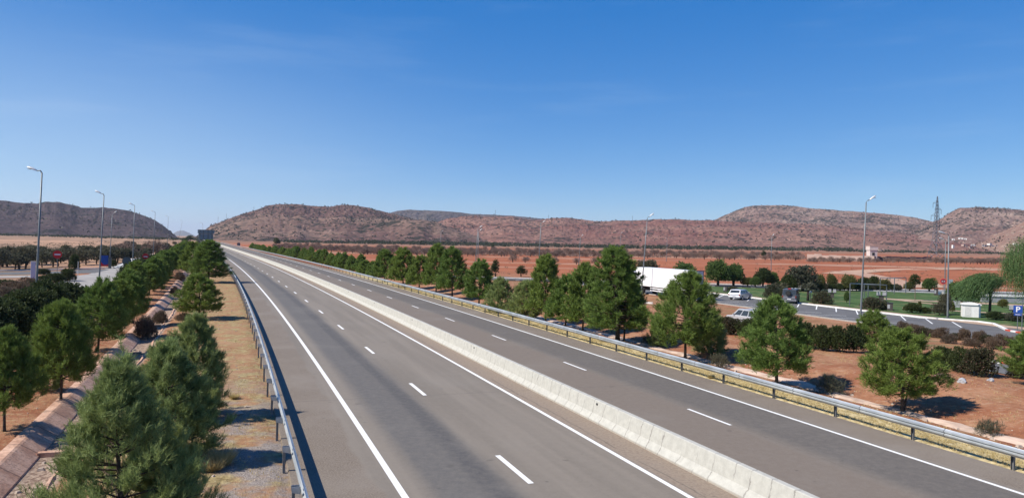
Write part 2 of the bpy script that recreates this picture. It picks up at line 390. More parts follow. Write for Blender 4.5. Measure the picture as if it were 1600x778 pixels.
    pk = m.step(m.voro(9), .09, .05); c = m.mix(m.math('MULTIPLY', pk, m.math('MULTIPLY', m.step(m.noise(.7, 2), .5, .6), .5)), c, (.25, .22, .2))
    MAT['barrier'] = m.fin(c, .9, 0, m.bump(m.math('SUBTRACT', f, m.math('MULTIPLY', crk, .8)), .4, .02), .2)
    m = NT('pink_concrete'); f = m.noise(1.2, 5, .65); g = m.noise(9, 4, .7)
    c = m.mix(m.step(f, .35, .65), (.44, .25, .165), (.62, .40, .28)); c = m.mix(m.math('MULTIPLY', m.step(g, .45, .65), .55), c, (.22, .14, .10)); us, uo = m.uv(); jw = m.math('ADD', us, m.math('MULTIPLY', g, .15)); jt = m.step(m.math('ABSOLUTE', m.math('SUBTRACT', m.math('FRACT', m.math('MULTIPLY', jw, .4)), .5)), .02, .008); c = m.mix(m.math('MULTIPLY', jt, .7), c, (.12, .08, .06)); c = m.mix(m.math('MULTIPLY', m.step(m.noise(.5, 4, .7), .55, .7), .5), c, (.20, .155, .115))
    MAT['ditch'] = m.fin(c, .9, 0, m.bump(g, .5, .03), .2)
    # lawn
    m = NT('lawn_grass'); f = m.noise(.35, 5, .65); g = m.noise(6, 5, .75); y = m.noise(.12, 3)
    c = m.mix(m.step(f, .35, .65), (.042, .080, .026), (.085, .135, .045)); c = m.mix(m.math('MULTIPLY', m.step(g, .4, .7), .4), c, (.04, .08, .02))
    c = m.mix(m.math('MULTIPLY', m.step(m.noise(.25, 5, .7), .52, .66), .7), c, (.20, .17, .085)); MAT['lawn'] = m.fin(c, .9, 0, m.bump(g, .8, .05), .1)
    m = NT('sandy_path'); f = m.noise(.6, 5, .65); c = m.mix(m.step(f, .35, .65), (.32, .22, .15), (.44, .33, .24)); MAT['path'] = m.fin(c, .95, 0, m.bump(m.noise(5, 4), .4, .03), .1)
    # hills
    def hill(nm, rockA, rockB, scrub, dens, k=1.0, tanamt=.3, dot=.075):
        m = NT(nm); p = m.pos(); z = m.sep(p)[2]
        big = m.noise(.0022*k, 5, .6); mid = m.noise(.012*k, 6, .65)
        c = m.mix(m.step(big, .38, .62), rockA, rockB)
        st = m.noise(1, 4, .6, m.scalev(p, (.004, .004, .055)))
        c = m.mix(m.math('MULTIPLY', m.step(st, .56, .66), tanamt), c, tuple(min(.42, x*2.0) for x in rockB))
        c = m.mix(m.math('MULTIPLY', m.step(m.noise(.05*k, 5, .75), .50, .62), .55), c, tuple(x*.5 for x in rockA))
        c = m.mix(m.math('MULTIPLY', m.step(m.noise(.10*k, 4, .75), .55, .64), .7), c, tuple(min(.42, x*1.9) for x in rockB))
        th = m.math('MULTIPLY', m.math('ADD', m.step(mid, .3, .75), m.math('MULTIPLY', m.step(m.noise(.005*k, 3), .45, .65), .5)), dens)
        sc1 = m.step(m.math('SUBTRACT', m.voro(dot*k), th), .04, -.04)
        c = m.mix(m.math('MULTIPLY', sc1, .85), c, scrub)
        h = m.math('ADD', m.math('MULTIPLY', mid, 1.0), m.math('MULTIPLY', m.noise(.06*k, 5, .7), .35))
        return m.fin(c, .97, 0, m.bump(h, .8, 9), .05)
    MAT['hill_mid'] = hill('hill_rock_middle', (.112, .062, .053), (.185, .120, .090), (.020, .024, .018), .62)
    MAT['hill_red'] = hill('hill_rock_red', (.165, .074, .058), (.215, .122, .092), (.026, .027, .022), .52)
    MAT['hill_mesa'] = hill('hill_rock_mesa', (.178, .106, .086), (.245, .165, .130), (.028, .030, .024), .58)
    MAT['hill_left'] = hill('hill_rock_left_shaded', (.050, .036, .042), (.078, .056, .056), (.018, .021, .020), .5, tanamt=.12)  # dark purple tone carries this hill's shade and haze in the rock colour
    MAT['hill_back'] = hill('hill_rock_back', (.07, .055, .058), (.115, .09, .08), (.024, .028, .026), .5)
    MAT['hill_tan'] = hill('hill_rock_tan', (.23, .135, .10), (.30, .19, .14), (.06, .05, .035), .14)
    MAT['far'] = simple('distant_mountain_rock', (.13, .12, .11), .95, scale=.002)
    # metals and small stuff
    m = NT('galvanised_steel'); f = m.noise(2.5, 5, .7); c = m.mix(m.step(f, .3, .7), (.42, .44, .45), (.60, .62, .62))
    MAT['galv'] = m.fin(c, .42, .55, m.bump(f, .1, .01), .5)
    m = NT('rail_steel'); us, uo = m.uv(); f = m.noise(2.2, 5, .7); sv = m.n('ShaderNodeCombineXYZ'); m.put(sv.inputs[0], m.math('MULTIPLY', us, .3)); m.put(sv.inputs[1], m.math('MULTIPLY', uo, 4.0))
    c = m.mix(m.step(m.noise(2.0, 5, .7, sv.outputs[0]), .35, .65), (.36, .385, .39), (.55, .57, .565))
    ph = m.math('FRACT', m.math('MULTIPLY', us, 1/3.85)); lap = m.math('MULTIPLY', m.step(ph, .02, .028), m.step(ph, .10, .092)); c = m.mix(m.math('MULTIPLY', lap, .35), c, (.62, .63, .62))
    edge = m.math('MULTIPLY', m.step(ph, .092, .098), m.step(ph, .108, .102)); c = m.mix(m.math('MULTIPLY', edge, .8), c, (.10, .10, .10))
    c = m.mix(m.math('MULTIPLY', m.step(m.noise(6, 4, .7), .62, .72), .5), c, (.26, .20, .15)); MAT['rail'] = m.fin(c, .45, .5, m.bump(f, .15, .01), .5)
    MAT['postm'] = simple('weathered_post_steel', (.20, .205, .21), .6, .4)
    MAT['lampm'] = simple('lamp_post_steel', (.17, .185, .19), .5, .35, scale=2)
    MAT['lamphead'] = simple('lamp_head_shell', (.55, .56, .56), .45, .2)
    MAT['glassy'] = simple('lamp_lens', (.30, .31, .30), .2, 0)
    MAT['white'] = simple('white_wall_paint', (.74, .72, .68), .8, var=.06, scale=2)
    MAT['kerbw'] = simple('white_kerb_paint', (.68, .67, .63), .8, var=.15, scale=3)
    MAT['kerbr'] = simple('red_kerb_paint', (.48, .075, .045), .8)
    MAT['kerbg'] = simple('grey_kerb_stone', (.33, .31, .28), .9)
    MAT['kerbd'] = simple('dark_kerb_paint', (.07, .07, .065), .9)
    MAT['bark'] = simple('tree_bark', (.075, .055, .042), .95, var=.3, scale=14, bump=.5)
    MAT['greybark'] = simple('grey_twigs', (.16, .12, .10), .95, var=.25, scale=6)
    MAT['pine'] = leafmat('pine_needles', (.066, .118, .026), (.225, .325, .072), (.16, .12, .05), deadamt=.02)
    MAT['pineb'] = leafmat('blue_green_pine_needles', (.100, .150, .048), (.35, .43, .155), (.17, .13, .08), deadamt=.04)
    MAT['hedge'] = leafmat('dark_hedge_leaves', (.024, .040, .014), (.075, .108, .036), (.10, .055, .03), deadamt=.08)
    MAT['hedgeb'] = leafmat('reddish_hedge_leaves', (.035, .038, .020), (.085, .095, .05), (.19, .11, .085), deadamt=.22)
    MAT['oleander'] = leafmat('oleander_leaves', (.045, .055, .032), (.105, .12, .068), (.24, .12, .10), deadamt=.16)
    MAT['brownsh'] = leafmat('brown_heather_twigs', (.085, .060, .045), (.19, .145, .105), (.12, .12, .07), deadamt=.2)
    MAT['broad'] = leafmat('broad_tree_leaves', (.045, .085, .022), (.13, .205, .06))
    MAT['yellowg'] = leafmat('yellow_green_leaves', (.07, .085, .025), (.17, .18, .06))
    MAT['willow'] = leafmat('willow_leaves', (.050, .100, .030), (.17, .27, .095))
    MAT['olive'] = leafmat('olive_grey_leaves', (.055, .060, .038), (.14, .145, .095), (.15, .10, .07), deadamt=.1)
    MAT['bare'] = leafmat('bare_orchard_twigs', (.12, .085, .07), (.25, .185, .15), trans=0)
    MAT['woods'] = leafmat('distant_wood_foliage', (.030, .042, .024), (.07, .085, .045))
    MAT['scrub'] = leafmat('hill_scrub_leaves', (.032, .033, .024), (.072, .068, .048), (.12, .085, .065), trans=.1, deadamt=.1)
    MAT['straw'] = leafmat('dry_straw_blades', (.38, .30, .13), (.66, .55, .28), (.12, .14, .05), deadamt=.1)
    MAT['tyre'] = simple('tyre_rubber', (.025, .025, .025), .85)
    MAT['rim'] = simple('wheel_rim_metal', (.42, .43, .44), .35, .6)
    MAT['cglass'] = simple('car_window_glass', (.03, .035, .04), .08, 0, spec=.8)
    MAT['silver'] = simple('silver_car_paint', (.52, .53, .55), .3, .35, var=.03, spec=.6)
    MAT['whitecar'] = simple('white_car_paint', (.40, .41, .43), .3, 0, var=.03, spec=.6)
    MAT['darkcar'] = simple('dark_grey_van_paint', (.060, .065, .075), .35, .2, var=.05, spec=.6)
    MAT['greyplast'] = simple('grey_bumper_plastic', (.17, .17, .19), .5)
    MAT['black'] = simple('black_plastic', (.03, .03, .03), .6)
    MAT['redl'] = simple('red_tail_lamp', (.20, .015, .012), .3)
    MAT['trailer'] = simple('white_trailer_panel', (.80, .80, .80), .45, 0, var=.03, scale=1)
    MAT['signred'] = simple('red_sign_face', (.50, .025, .03), .5, var=.05)
    MAT['signdr'] = simple('dark_red_sign_face', (.16, .03, .045), .5, var=.05)
    MAT['signw'] = simple('white_sign_face', (.75, .75, .75), .5, var=.03)
    MAT['signb'] = simple('blue_sign_face', (.02, .07, .30), .5, var=.05)
    MAT['signback'] = simple('sign_back_metal', (.11, .12, .12), .55, .3)
    MAT['gantryback'] = simple('gantry_panel_back', (.22, .26, .28), .6, .2)
    MAT['plaster'] = simple('pale_pink_plaster', (.46, .34, .28), .9, var=.12, scale=.4)
    MAT['plasterd'] = simple('brown_stone_wall', (.20, .12, .10), .95, var=.2, scale=.5)
    MAT['pylon'] = simple('pylon_steel', (.12, .135, .16), .6, .3)
    MAT['stone'] = simple('pale_stone', (.42, .34, .27), .95, var=.2, scale=9, bump=.6)
    MAT['benchm'] = simple('grey_concrete_furniture', (.34, .34, .35), .85)
    MAT['binm'] = simple('dark_brown_bin_slats', (.07, .06, .055), .8)
mats()

# ------------------------------------------------------------------ ground sheet
def grow(a, b, d0, k):
    out = [a]; d = d0
    while out[-1] < b: out.append(out[-1]+d); d *= k
    return out
sv = np.array(list(np.arange(-12, 10, 2.0))+list(np.arange(10, 62, .4))+grow(62, 15000, .6, 1.045))
ov = np.array(sorted(set([-x for x in grow(15, 5200, 1.5, 1.10)]))+list(np.arange(-14.4, 1.3, .3))+[1.35, 2.2, 8, 14, 20, 23.9]+list(np.arange(24.2, 46, .35))+grow(46.2, 14000, .8, 1.06))
ov = np.array(sorted(set(np.round(np.concatenate([ov, [-6.78, -6.45, -5.95, -5.3, -5.0]]), 3))))
SS, OO = np.meshgrid(sv, ov, indexing='ij'); XX, YY = R(SS, OO); ZZ = ground(SS, OO, XX, YY)
ns, no = SS.shape; V = np.stack([XX, YY, ZZ], -1).reshape(-1, 3)
I = np.arange(ns*no).reshape(ns, no); F = np.stack([I[:-1, :-1], I[:-1, 1:], I[1:, 1:], I[1:, :-1]], -1).reshape(-1, 4)
g = link('ground', raw_mesh('ground', V, F, MAT['earth'], uv=np.stack([SS, OO], -1).reshape(-1, 2), smooth=True)); tag(g, kind='structure')

def sheet(name, ss, prof, mat, kind='structure', smooth=False, follow=False):
    "a sheet or swept profile in the road frame; prof = [(offset, z)...]"
    ss = np.asarray(ss, float); po = np.array([p[0] for p in prof], float); pz = np.array([p[1] for p in prof], float)
    S2, O2 = np.meshgrid(ss, po, indexing='ij'); X, Y = R(S2, O2); Z = np.broadcast_to(pz, S2.shape).copy()
    if follow: Z = Z+ground(S2, O2, X, Y)
    V = np.stack([X, Y, Z], -1).reshape(-1, 3); n, k = S2.shape
    I = np.arange(n*k).reshape(n, k); F = np.stack([I[:-1, :-1], I[:-1, 1:], I[1:, 1:], I[1:, :-1]], -1).reshape(-1, 4)
    me = raw_mesh(name, V, F, mat, uv=np.stack([S2, O2], -1).reshape(-1, 2), smooth=smooth)
    o = link(name, me)
    if kind: tag(o, kind=kind)
    return o
def patch(name, p00, p10, p11, p01, mat, dz=.02, n=24, m=16, raw=False):
    "draped four-cornered sheet, corners in world x, y"
    u, v = np.meshgrid(np.linspace(0, 1, n), np.linspace(0, 1, m), indexing='ij')
    P = [(1-u)*(1-v)*p00[i]+u*(1-v)*p10[i]+u*v*p11[i]+(1-u)*v*p01[i] for i in (0, 1)]
    Z = zfar(P[0], P[1])+dz
    V = np.stack([P[0], P[1], Z], -1).reshape(-1, 3); I = np.arange(n*m).reshape(n, m)
    F = np.stack([I[:-1, :-1], I[1:, :-1], I[1:, 1:], I[:-1, 1:]], -1).reshape(-1, 4)
    o = link(name, raw_mesh(name, V, F, mat, uv=np.stack([P[0], P[1]], -1).reshape(-1, 2))); tag(o, kind='structure'); return o
def strip(name, pts, w0, w1, mat, dz=.02, top=None, kind='structure', seg=2.0):
    "ribbon (or kerb when top is given) along a world polyline, from lateral w0 to w1"
    P = [np.array(p, float) for p in pts]; Q = []
    for a, b in zip(P[:-1], P[1:]):
        k = max(1, int(np.linalg.norm(b-a)/seg))
        for i in range(k): Q.append(a+(b-a)*i/k)
    Q.append(P[-1]); Q = np.array(Q); T = np.gradient(Q, axis=0); T /= np.linalg.norm(T, axis=1)[:, None]; N = np.stack([T[:, 1], -T[:, 0]], 1)
    prof = [(w0, dz), (w1, dz)] if top is None else [(w0, -.1), (w0, top), (w1, top), (w1, -.1)]
    V = []; 
    for w, z in prof:
        q = Q+N*w; V.append(np.stack([q[:, 0], q[:, 1], zfar(q[:, 0], q[:, 1])+z], 1))
    V = np.stack(V, 1); n, k = V.shape[:2]; I = np.arange(n*k).reshape(n, k)
    F = np.stack([I[:-1, :-1], I[:-1, 1:], I[1:, 1:], I[1:, :-1]], -1).reshape(-1, 4)
    o = link(name, raw_mesh(name, V.reshape(-1, 3), F, mat, uv=np.zeros((n*k, 2))))
    if kind: tag(o, kind=kind)
    return o

SR = np.array(list(np.arange(-12, 340, 3.0))+list(np.arange(340, 3200, 30.0)))
sheet('motorway_road', SR, [(1.55, -.12), (1.6, 0), (4, 0), (8, 0), (13, 0), (18, 0), (24.2, 0), (24.25, -.12)], MAT['road'])
# painted lines
def lines(name, spans, mat, dz=.005):
    Vs, Fs, n = [], [], 0
    for (s0, s1, o0, o1) in spans:
        k = max(1, int((s1-s0)/6))
        for i in range(k):
            a = s0+(s1-s0)*i/k; b = s0+(s1-s0)*(i+1)/k
            for (s_, o_) in ((a, o0), (a, o1), (b, o1), (b, o0)):
                X, Y = R(s_, o_); Vs.append((X, Y, dz))
            Fs.append((n, n+1, n+2, n+3)); n += 4
    return tag(link(name, raw_mesh(name, Vs, Fs, mat)), kind='structure')
lines('edge_line', [(-10, 1800, 4.37, 4.57)], MAT['paint'])
lines('edge_line', [(-10, 1800, 12.11, 12.28)], MAT['paint'])
lines('edge_line', [(-10, 1800, 14.95, 15.08)], MAT['paint'])
lines('edge_line', [(-10, 1800, 22.0, 22.16)], MAT['paint'])
lines('lane_dashes', [(23.29+13*k-3, 23.29+13*k, 8.19, 8.37) for k in range(-2, 70)], MAT['paint'])
lines('lane_dashes', [(27.79+13*k-3, 27.79+13*k, 18.69, 18.83) for k in range(-2, 70)], MAT['paint'])

# concrete median barrier
bp = [(13.53, -.02), (13.53, .08), (13.70, .30), (13.80, .80), (13.83, .82), (14.00, .82), (14.03, .80), (14.13, .30), (14.30, .08), (14.30, -.02)]
barr = thing('median_barrier', 'long pale concrete safety barrier between the two carriageways', 'barrier')
bo = sheet('barrier_wall', SR, bp, MAT['barrier'], kind=None); bo.parent = barr
for k in range(0, 9):
    s = 26.8+16.2*k; X, Y = R(s, 13.775); ph = heading(s)
    MB().box((X, Y, .68), (.05, .10, .08), ph).build('hole_patch', MAT['black'], barr)  # black box stands in for a dark hole near the barrier top

# drainage ditch lining (left) and flat gutter (right)
sd = np.arange(-10, 190, .6)
sheet('drainage_channel', sd, [(-7.02, -.10), (-6.97, .03), (-6.66, .035), (-6.58, .0), (-6.02, -.36), (-5.95, -.50)], MAT['ditch'], smooth=False)
def rough_strip(name, ss, o0, o1, z0, mat, amp=.06, seed=1, follow=True, n=4):
    S2, T = np.meshgrid(ss, np.linspace(0, 1, n), indexing='ij')
    wob = fbm(S2*.5, T*0+seed, 4, seed)*.25
    O2 = o0+(o1-o0)*T+wob; X, Y = R(S2, O2)
    Z = ground(S2, O2, X, Y)+z0+fbm(S2*1.5, O2*3, 3, seed+5)*amp-.12*(np.abs(T-.5)*2)**4
    V = np.stack([X, Y, Z], -1).reshape(-1, 3); a, k = S2.shape; I = np.arange(a*k).reshape(a, k)
    F = np.stack([I[:-1, :-1], I[:-1, 1:], I[1:, 1:], I[1:, :-1]], -1).reshape(-1, 4)
    return tag(link(name, raw_mesh(name, V, F, mat)), kind='structure')
rough_strip('ditch_lip', sd, -5.12, -4.88, .07, MAT['ditch'], .13, 4)
rough_strip('gutter_slab', np.arange(6, 75, .5), 28.6, 29.85, .10, simple('pale_pink_gutter_concrete', (.52, .38, .285), .9, var=.25, scale=1.2, bump=.4), .04, 8)
# cross walls in the left channel
for s in (28.6, 36.2, 43.8, 51.5, 59.0, 66.8, 74.5, 82):
    X, Y = R(s, -6.35); X2, Y2 = R(s, -5.0)
    MB().box(((X+X2)/2, (Y+Y2)/2, -.36), (.8, .25, .2), heading(s)).build('check_wall', MAT['ditch'])['kind'] = 'structure'

# ------------------------------------------------------------------ guardrails
def w_beam(o_face, side):
    # W section, z against offset; side +1: face to +o
    z = [.44, .47, .52, .56, .60, .64, .69, .73, .75]; d = [0, .015, .075, .08, .02, .08, .075, .015, 0]
    z = [x+.02 for x in z]
    return [(o_face+side*b, a) for a, b in zip(z, d)]
SG = np.array(list(np.arange(-12, 340, 2.0))+list(np.arange(340, 900, 20.0)))
def guardrail(label, o_post, side, s_first, step, send):
    t = thing('guardrail', label, 'guardrail')
    of = o_post+side*.26
    pr = w_beam(of, side); pr2 = pr+[(a-side*.008, b) for a, b in reversed(pr)]+[pr[0]]
    b = sheet('beam', SG, pr2, MAT['rail'], kind=None, smooth=False); b.parent = t
    # one post, copied
    pm = MB()
    pm.box((0, 0, .30), (.012, .11, .84)); pm.box((.035*side, .05, .30), (.07, .010, .84)); pm.box((.035*side, -.05, .30), (.07, .010, .84))
    me = pm.mesh('post', MAT['postm'])
    sm = MB(); sm.prism([(-.02*side, .62), (.20*side, .56), (.20*side, .76), (-.02*side, .76)], -.09, -.08, 'y').prism([(-.02*side, .62), (.20*side, .56), (.20*side, .76), (-.02*side, .76)], .08, .09, 'y').box((.19*side, 0, .66), (.012, .18, .20)).box((.21*side, 0, .62), (.02, .10, .06))
    ms = sm.mesh('spacer', MAT['galv'])
    s = s_first
    for k in range(100):
        if s > send: break
        X, Y = R(s, o_post); rz = heading(s)
        p = link('post', me, t, (X, Y, -.02), (0, 0, rz)); link('spacer', ms, p)
        s += step
    return t
guardrail('guardrail along the left shoulder, seen from behind with its posts and brackets', 1.42, 1, 27.3-3.82*8, 3.82, 420)
guardrail('guardrail along the right shoulder, twin ridged beam in front of straw verge', 24.42, -1, 17.3-3.88*6, 3.88, 420)

# ------------------------------------------------------------------ hills
HILLS = []
def hill_mesh(name, prof, D0, D1, mat, seed, nt=90, dstep=.045, rough=1.0, gully=.30, back=1.5, shape=.95, mound=None):
    "prof: silhouette as pixels of the photograph; foot at distance D0, ridge at distance D1"
    B, E = [], []
    for px, py in prof:
        d = ray(px, py); B.append(math.degrees(math.atan2(d[0], d[1]))); E.append(d[2]/math.hypot(d[0], d[1]))
    b = np.arange(B[0], B[-1]+dstep, dstep); e = np.interp(b, B, E)
    ext = np.array([0]); n = len(b)
    D1v = np.interp(b, np.linspace(B[0], B[-1], len(D1)), D1) if hasattr(D1, '__len__') else np.full(n, float(D1))
    D0v = np.interp(b, np.linspace(B[0], B[-1], len(D0)), D0) if hasattr(D0, '__len__') else np.full(n, float(D0))
    D0v = D0v+fbm(b*.35, b*0, 3, seed+40)*140
    t = np.concatenate([np.linspace(0, 1, nt), 1+np.linspace(0, 1, 12)[1:]*(back-1)*2])
    Bm, T = np.meshgrid(np.radians(b), t, indexing='ij')
    rr = D0v[:, None]+(D1v-D0v)[:, None]*T
    X = rr*np.sin(Bm); Y = rr*np.cos(Bm)
    zg = zfar(X, Y)-2
    zr = (HC+D1v*e)[:, None]+0*T
    rise = np.where(T <= 1, np.clip(T, 0, 1)**shape, np.clip(1-(T-1)*1.1, 0, 1))
    H = np.maximum(zr-zg, 0)
    # gullies running down the slope plus irregular relief, fading towards the ridge so the skyline holds
    aw = Bm*57.3+fbm(X*.002, Y*.002, 3, seed+3)*2.2
    gl = np.abs(fbm(aw*1.1, T*1.2, 4, seed))
    gl2 = np.abs(fbm(aw*4.5, T*3.0, 3, seed+8))
    nz = fbm(X*.004, Y*.004, 5, seed+20, .55)
    w = np.clip(T, 0, 1)*np.clip(1-T, 0, 1)*4
    z = zg+H*rise*(1+w*(-gully*(gl*.45+gl2*.12)+.20*nz*rough+.0))
    if mound: z = z+mound(X, Y, T, w)
    fine = fbm(X*.03, Y*.03, 4, seed+60, .65)
    z = z+fine*np.clip(H*.07, 0, 6.5)*np.clip(T*4, 0, 1)*np.where(T > .985, .35, 1)
    V = np.stack([X, Y, z], -1).reshape(-1, 3); a, k = X.shape; I = np.arange(a*k).reshape(a, k)
    F = np.stack([I[:-1, :-1], I[1:, :-1], I[1:, 1:], I[:-1, 1:]], -1).reshape(-1, 4)
    HILLS.append((name, X, Y, z)); o = link(name, raw_mesh(name, V, F, mat, smooth=True)); return tag(o, kind='structure')
hill_mesh('left_hill', [(-160, 320), (-60, 316), (0, 313.5), (40, 317), (58, 318), (70, 315.5), (92, 316), (105, 319), (128, 324.5), (165, 325), (195, 328), (208, 331), (222, 336), (240, 343), (256, 353), (268, 363), (277, 370.5), (284, 373)], 1500, 2300, MAT['hill_left'], 5, gully=.42, rough=1.2)
hill_mesh('distant_mountain', [(255, 372), (268, 366), (278, 361), (286, 360), (296, 364), (304, 368), (318, 374)], 11000, 13000, MAT['far'], 6, nt=20)
hill_mesh('middle_hill', [(296, 374), (306, 371), (330, 352), (350, 345), (370, 337.5), (400, 328), (420, 321), (435, 319), (465, 318.5), (485, 321.5), (515, 323), (528, 320.5), (542, 320), (558, 322), (575, 325), (600, 331), (625, 338), (650, 344), (685, 350), (710, 356), (750, 364), (800, 374), (850, 382)], 1350, 2250, MAT['hill_mid'], 11, gully=.30,
          mound=lambda X, Y, T, w: 34*np.exp(-((X/Y+.125)/.055)**2)*w*np.exp(-((T-.33)/.2)**2))
hill_mesh('back_ridge', [(596, 338), (612, 332), (620, 329.5), (640, 327.5), (655, 328.5), (690, 329.5), (715, 331.5), (740, 334.5), (770, 335.5), (800, 337), (840, 341), (880, 345), (960, 356)], 3000, 4300, MAT['hill_back'], 21, gully=.45)
hill_mesh('red_hill', [(640, 374), (660, 364), (682, 348), (700, 341.5), (730, 337.5), (760, 338), (800, 338.5), (825, 343), (845, 343.5), (862, 340.8), (885, 340), (905, 342.5), (930, 345.5), (948, 346), (965, 344.5), (1000, 344), (1045, 342.5), (1075, 343.5), (1112, 345), (1150, 346.5), (1210, 348), (1260, 349.5), (1310, 353), (1360, 358), (1420, 365), (1500, 373), (1600, 381)], 1400, 2500, MAT['hill_red'], 31, gully=.30)
hill_mesh('mesa_hill', [(1095, 352), (1115, 345), (1130, 337.5), (1147, 330), (1165, 323.5), (1180, 321.2), (1215, 320.8), (1240, 321.5), (1262, 325), (1300, 328), (1340, 331), (1380, 333.5), (1405, 336.5), (1430, 340), (1450, 344.5), (1475, 352), (1520, 366), (1560, 376)], 2350, 3300, MAT['hill_mesa'], 41, gully=.24, shape=.8)
hill_mesh('flat_topped_hill', [(1405, 372), (1432, 358), (1452, 348), (1466, 344.5), (1480, 336), (1495, 327), (1502, 324.8), (1525, 324.2), (1560, 325.5), (1590, 328), (1640, 331), (1760, 336)], 1900, 2850, MAT['hill_mesa'], 51, gully=.30, shape=.85)
hill_mesh('tan_spur', [(1490, 388), (1510, 382), (1540, 372), (1570, 360), (1600, 346.5), (1640, 334), (1700, 326), (1780, 330)], 1500, 2100, MAT['hill_tan'], 61, gully=.22)

# ------------------------------------------------------------------ foliage builders
def norm(a): return a/np.maximum(np.linalg.norm(a, axis=-1, keepdims=True), 1e-6)
def leaves(P, D, n, L, Wd, spread, rs, shoot=.1, quad=False):
    "P, D: shoots (m,3); n leaves per shoot -> verts, faces, tint"
    m = len(P)
    b = P[:, None, :]+D[:, None, :]*rs.uniform(-shoot, shoot*.6, (m, n, 1))
    d = norm(D[:, None, :]+rs.normal(0, spread, (m, n, 3)))
    l = L*rs.uniform(.6, 1.25, (m, n, 1))
    s = norm(np.cross(d, rs.normal(0, 1, (m, n, 3))))*Wd*rs.uniform(.7, 1.3, (m, n, 1))
    st = np.clip(rs.uniform(0, 1, (m, 1))*.6+rs.uniform(0, .4, (m, n)), 0, 1)
    if quad:
        V = np.stack([b, b+d*l*.45+s*.5, b+d*l, b+d*l*.45-s*.5], 2).reshape(-1, 3); k = 4
    else:
        V = np.stack([b-s*.5, b+s*.5, b+d*l], 2).reshape(-1, 3); k = 3
    F = np.arange(len(V)).reshape(-1, k)
    return V, F, np.repeat(st.reshape(-1), k)
def pine_proto(seed, H, Rm, h0, nl, nt, nsh, nn, nlen, nw, spread=.55, up=.55, widest=.33, mat='pine', lean=0, lead=.0, trunks=1, tr=None, point=.5, fill=1.75):
    rs = np.random.RandomState(seed); tr = tr or H*.018
    tb = MB(); lean_v = np.array([rs.normal(0, .02)+lean, rs.normal(0, .02), 0])
    def tp(h): return np.array([lean_v[0]*h*1.0+.03*sin(h*1.9+seed), lean_v[1]*h+.03*cos(h*1.5+seed), h])
    hs = np.linspace(-.25, H*.97, 9)
    tb.tube([tp(h) for h in hs], [tr*(1.25 if i == 0 else 1-.85*i/8) for i in range(9)], 7)
    if trunks > 1:
        tb.tube([tp(-.2)+np.array([.12, .05, 0]), tp(h0*.6)+np.array([.25, .06, 0]), tp(h0*1.6)+np.array([.5, .1, 0])], [tr*.7, tr*.6, tr*.35], 6)
    Ps, Ds = [], []
    u = (np.arange(nl)+.5)/nl; u = np.clip(u+rs.uniform(-.4, .4, nl)/nl, 0, 1)
    ga = np.arange(nl)*2.39996+rs.uniform(-.4, .4, nl)
    lob = rs.uniform(0, 6.28, 3)
    for i in range(nl):
        r = Rm*min(1, ((u[i]+.12)/widest))**.5*(1-u[i])**point*1.12
        r *= 1+.16*sin(2*ga[i]+lob[0]+3*u[i])+.10*sin(3*ga[i]+lob[1]); r *= rs.uniform(.8, 1.12)
        r = max(r, .12*Rm)
        h = h0+(H-h0)*u[i]
        el = up*(.35+.9*u[i]); hst = max(h-r*tan(min(el, 1.1))*.6, h0*.75)
        a0 = tp(hst); dirh = np.array([cos(ga[i]), sin(ga[i]), 0]); end = a0+dirh*r; end[2] = max(h, h0*.9)+rs.uniform(-.08, .12)*Rm
        mid = (a0+end)/2+np.array([0, 0, -.06*r])
        if nl*nt > 200 or i % 2 == 0: tb.tube([a0, mid, end], [tr*.42*(1-.5*u[i]), tr*.25, tr*.08], 4, cap=False)
        tt = rs.uniform(.38, 1.0, nt)**.8; q = (1-tt)[:, None]**2*a0+2*(tt*(1-tt))[:, None]*mid+(tt**2)[:, None]*end
        ld = norm(end-a0)
        td = norm(ld*.6+rs.normal(0, .55, (nt, 3))+np.array([0, 0, up*.9]))
        tl = rs.uniform(.12, .32, nt)*Rm*.9*(.5+.5*(1-u[i]))
        for j in range(nt):
            f = np.linspace(.15, 1, nsh)[:, None]
            pts = q[j]+td[j]*tl[j]*f+rs.normal(0, .05*Rm*.5, (nsh, 3))
            Ps.append(pts); Ds.append(norm(td[j]*.8+np.array([0, 0, .55])+rs.normal(0, .3, (nsh, 3))))
    if lead:
        hh = np.linspace(H*.93, H*1.02+lead, int(10+lead*20)); P = np.array([tp(h) for h in hh])+rs.normal(0, .03, (len(hh), 3))
        Ps.append(P); Ds.append(norm(np.array([0, 0, 1])+rs.normal(0, .35, (len(hh), 3))))
    # tufted clumps of shoots filling the crown out to its surface
    nc = max(6, int(nl*fill)); u = (np.arange(nc)+rs.uniform(0, 1, nc))/nc; u = u**1.05
    az = np.arange(nc)*2.39996+rs.uniform(-.5, .5, nc)
    rr = Rm*np.minimum(1, (u+.13)/widest)**.5*(1-u)**point*1.16
    rr = rr*(1+.13*np.sin(2*az+lob[0]+3*u)+.10*np.sin(3*az+lob[1]+5*u))*rs.uniform(.50, 1.02, nc)
    hc = h0+(H-h0)*u*.97+rs.uniform(-.05, .05, nc)*Rm
    C = np.stack([lean_v[0]*hc+rr*np.cos(az), lean_v[1]*hc+rr*np.sin(az), hc], 1)
    out = norm(np.stack([np.cos(az), np.sin(az), np.full(nc, .75)+u*1.2], 1))
    cr = Rm*rs.uniform(.13, .25, nc)*(1.1-.5*u); k2 = int(nt*nsh*.5)
    dd = norm(rs.normal(0, 1, (nc, k2, 3))+out[:, None, :]*.9)
    pp = C[:, None, :]+dd*cr[:, None, None]*rs.uniform(.25, 1.05, (nc, k2, 1))
    Ps.append(pp.reshape(-1, 3)); Ds.append(norm(dd*.7+out[:, None, :]*.6+np.array([0, 0, .45])).reshape(-1, 3))
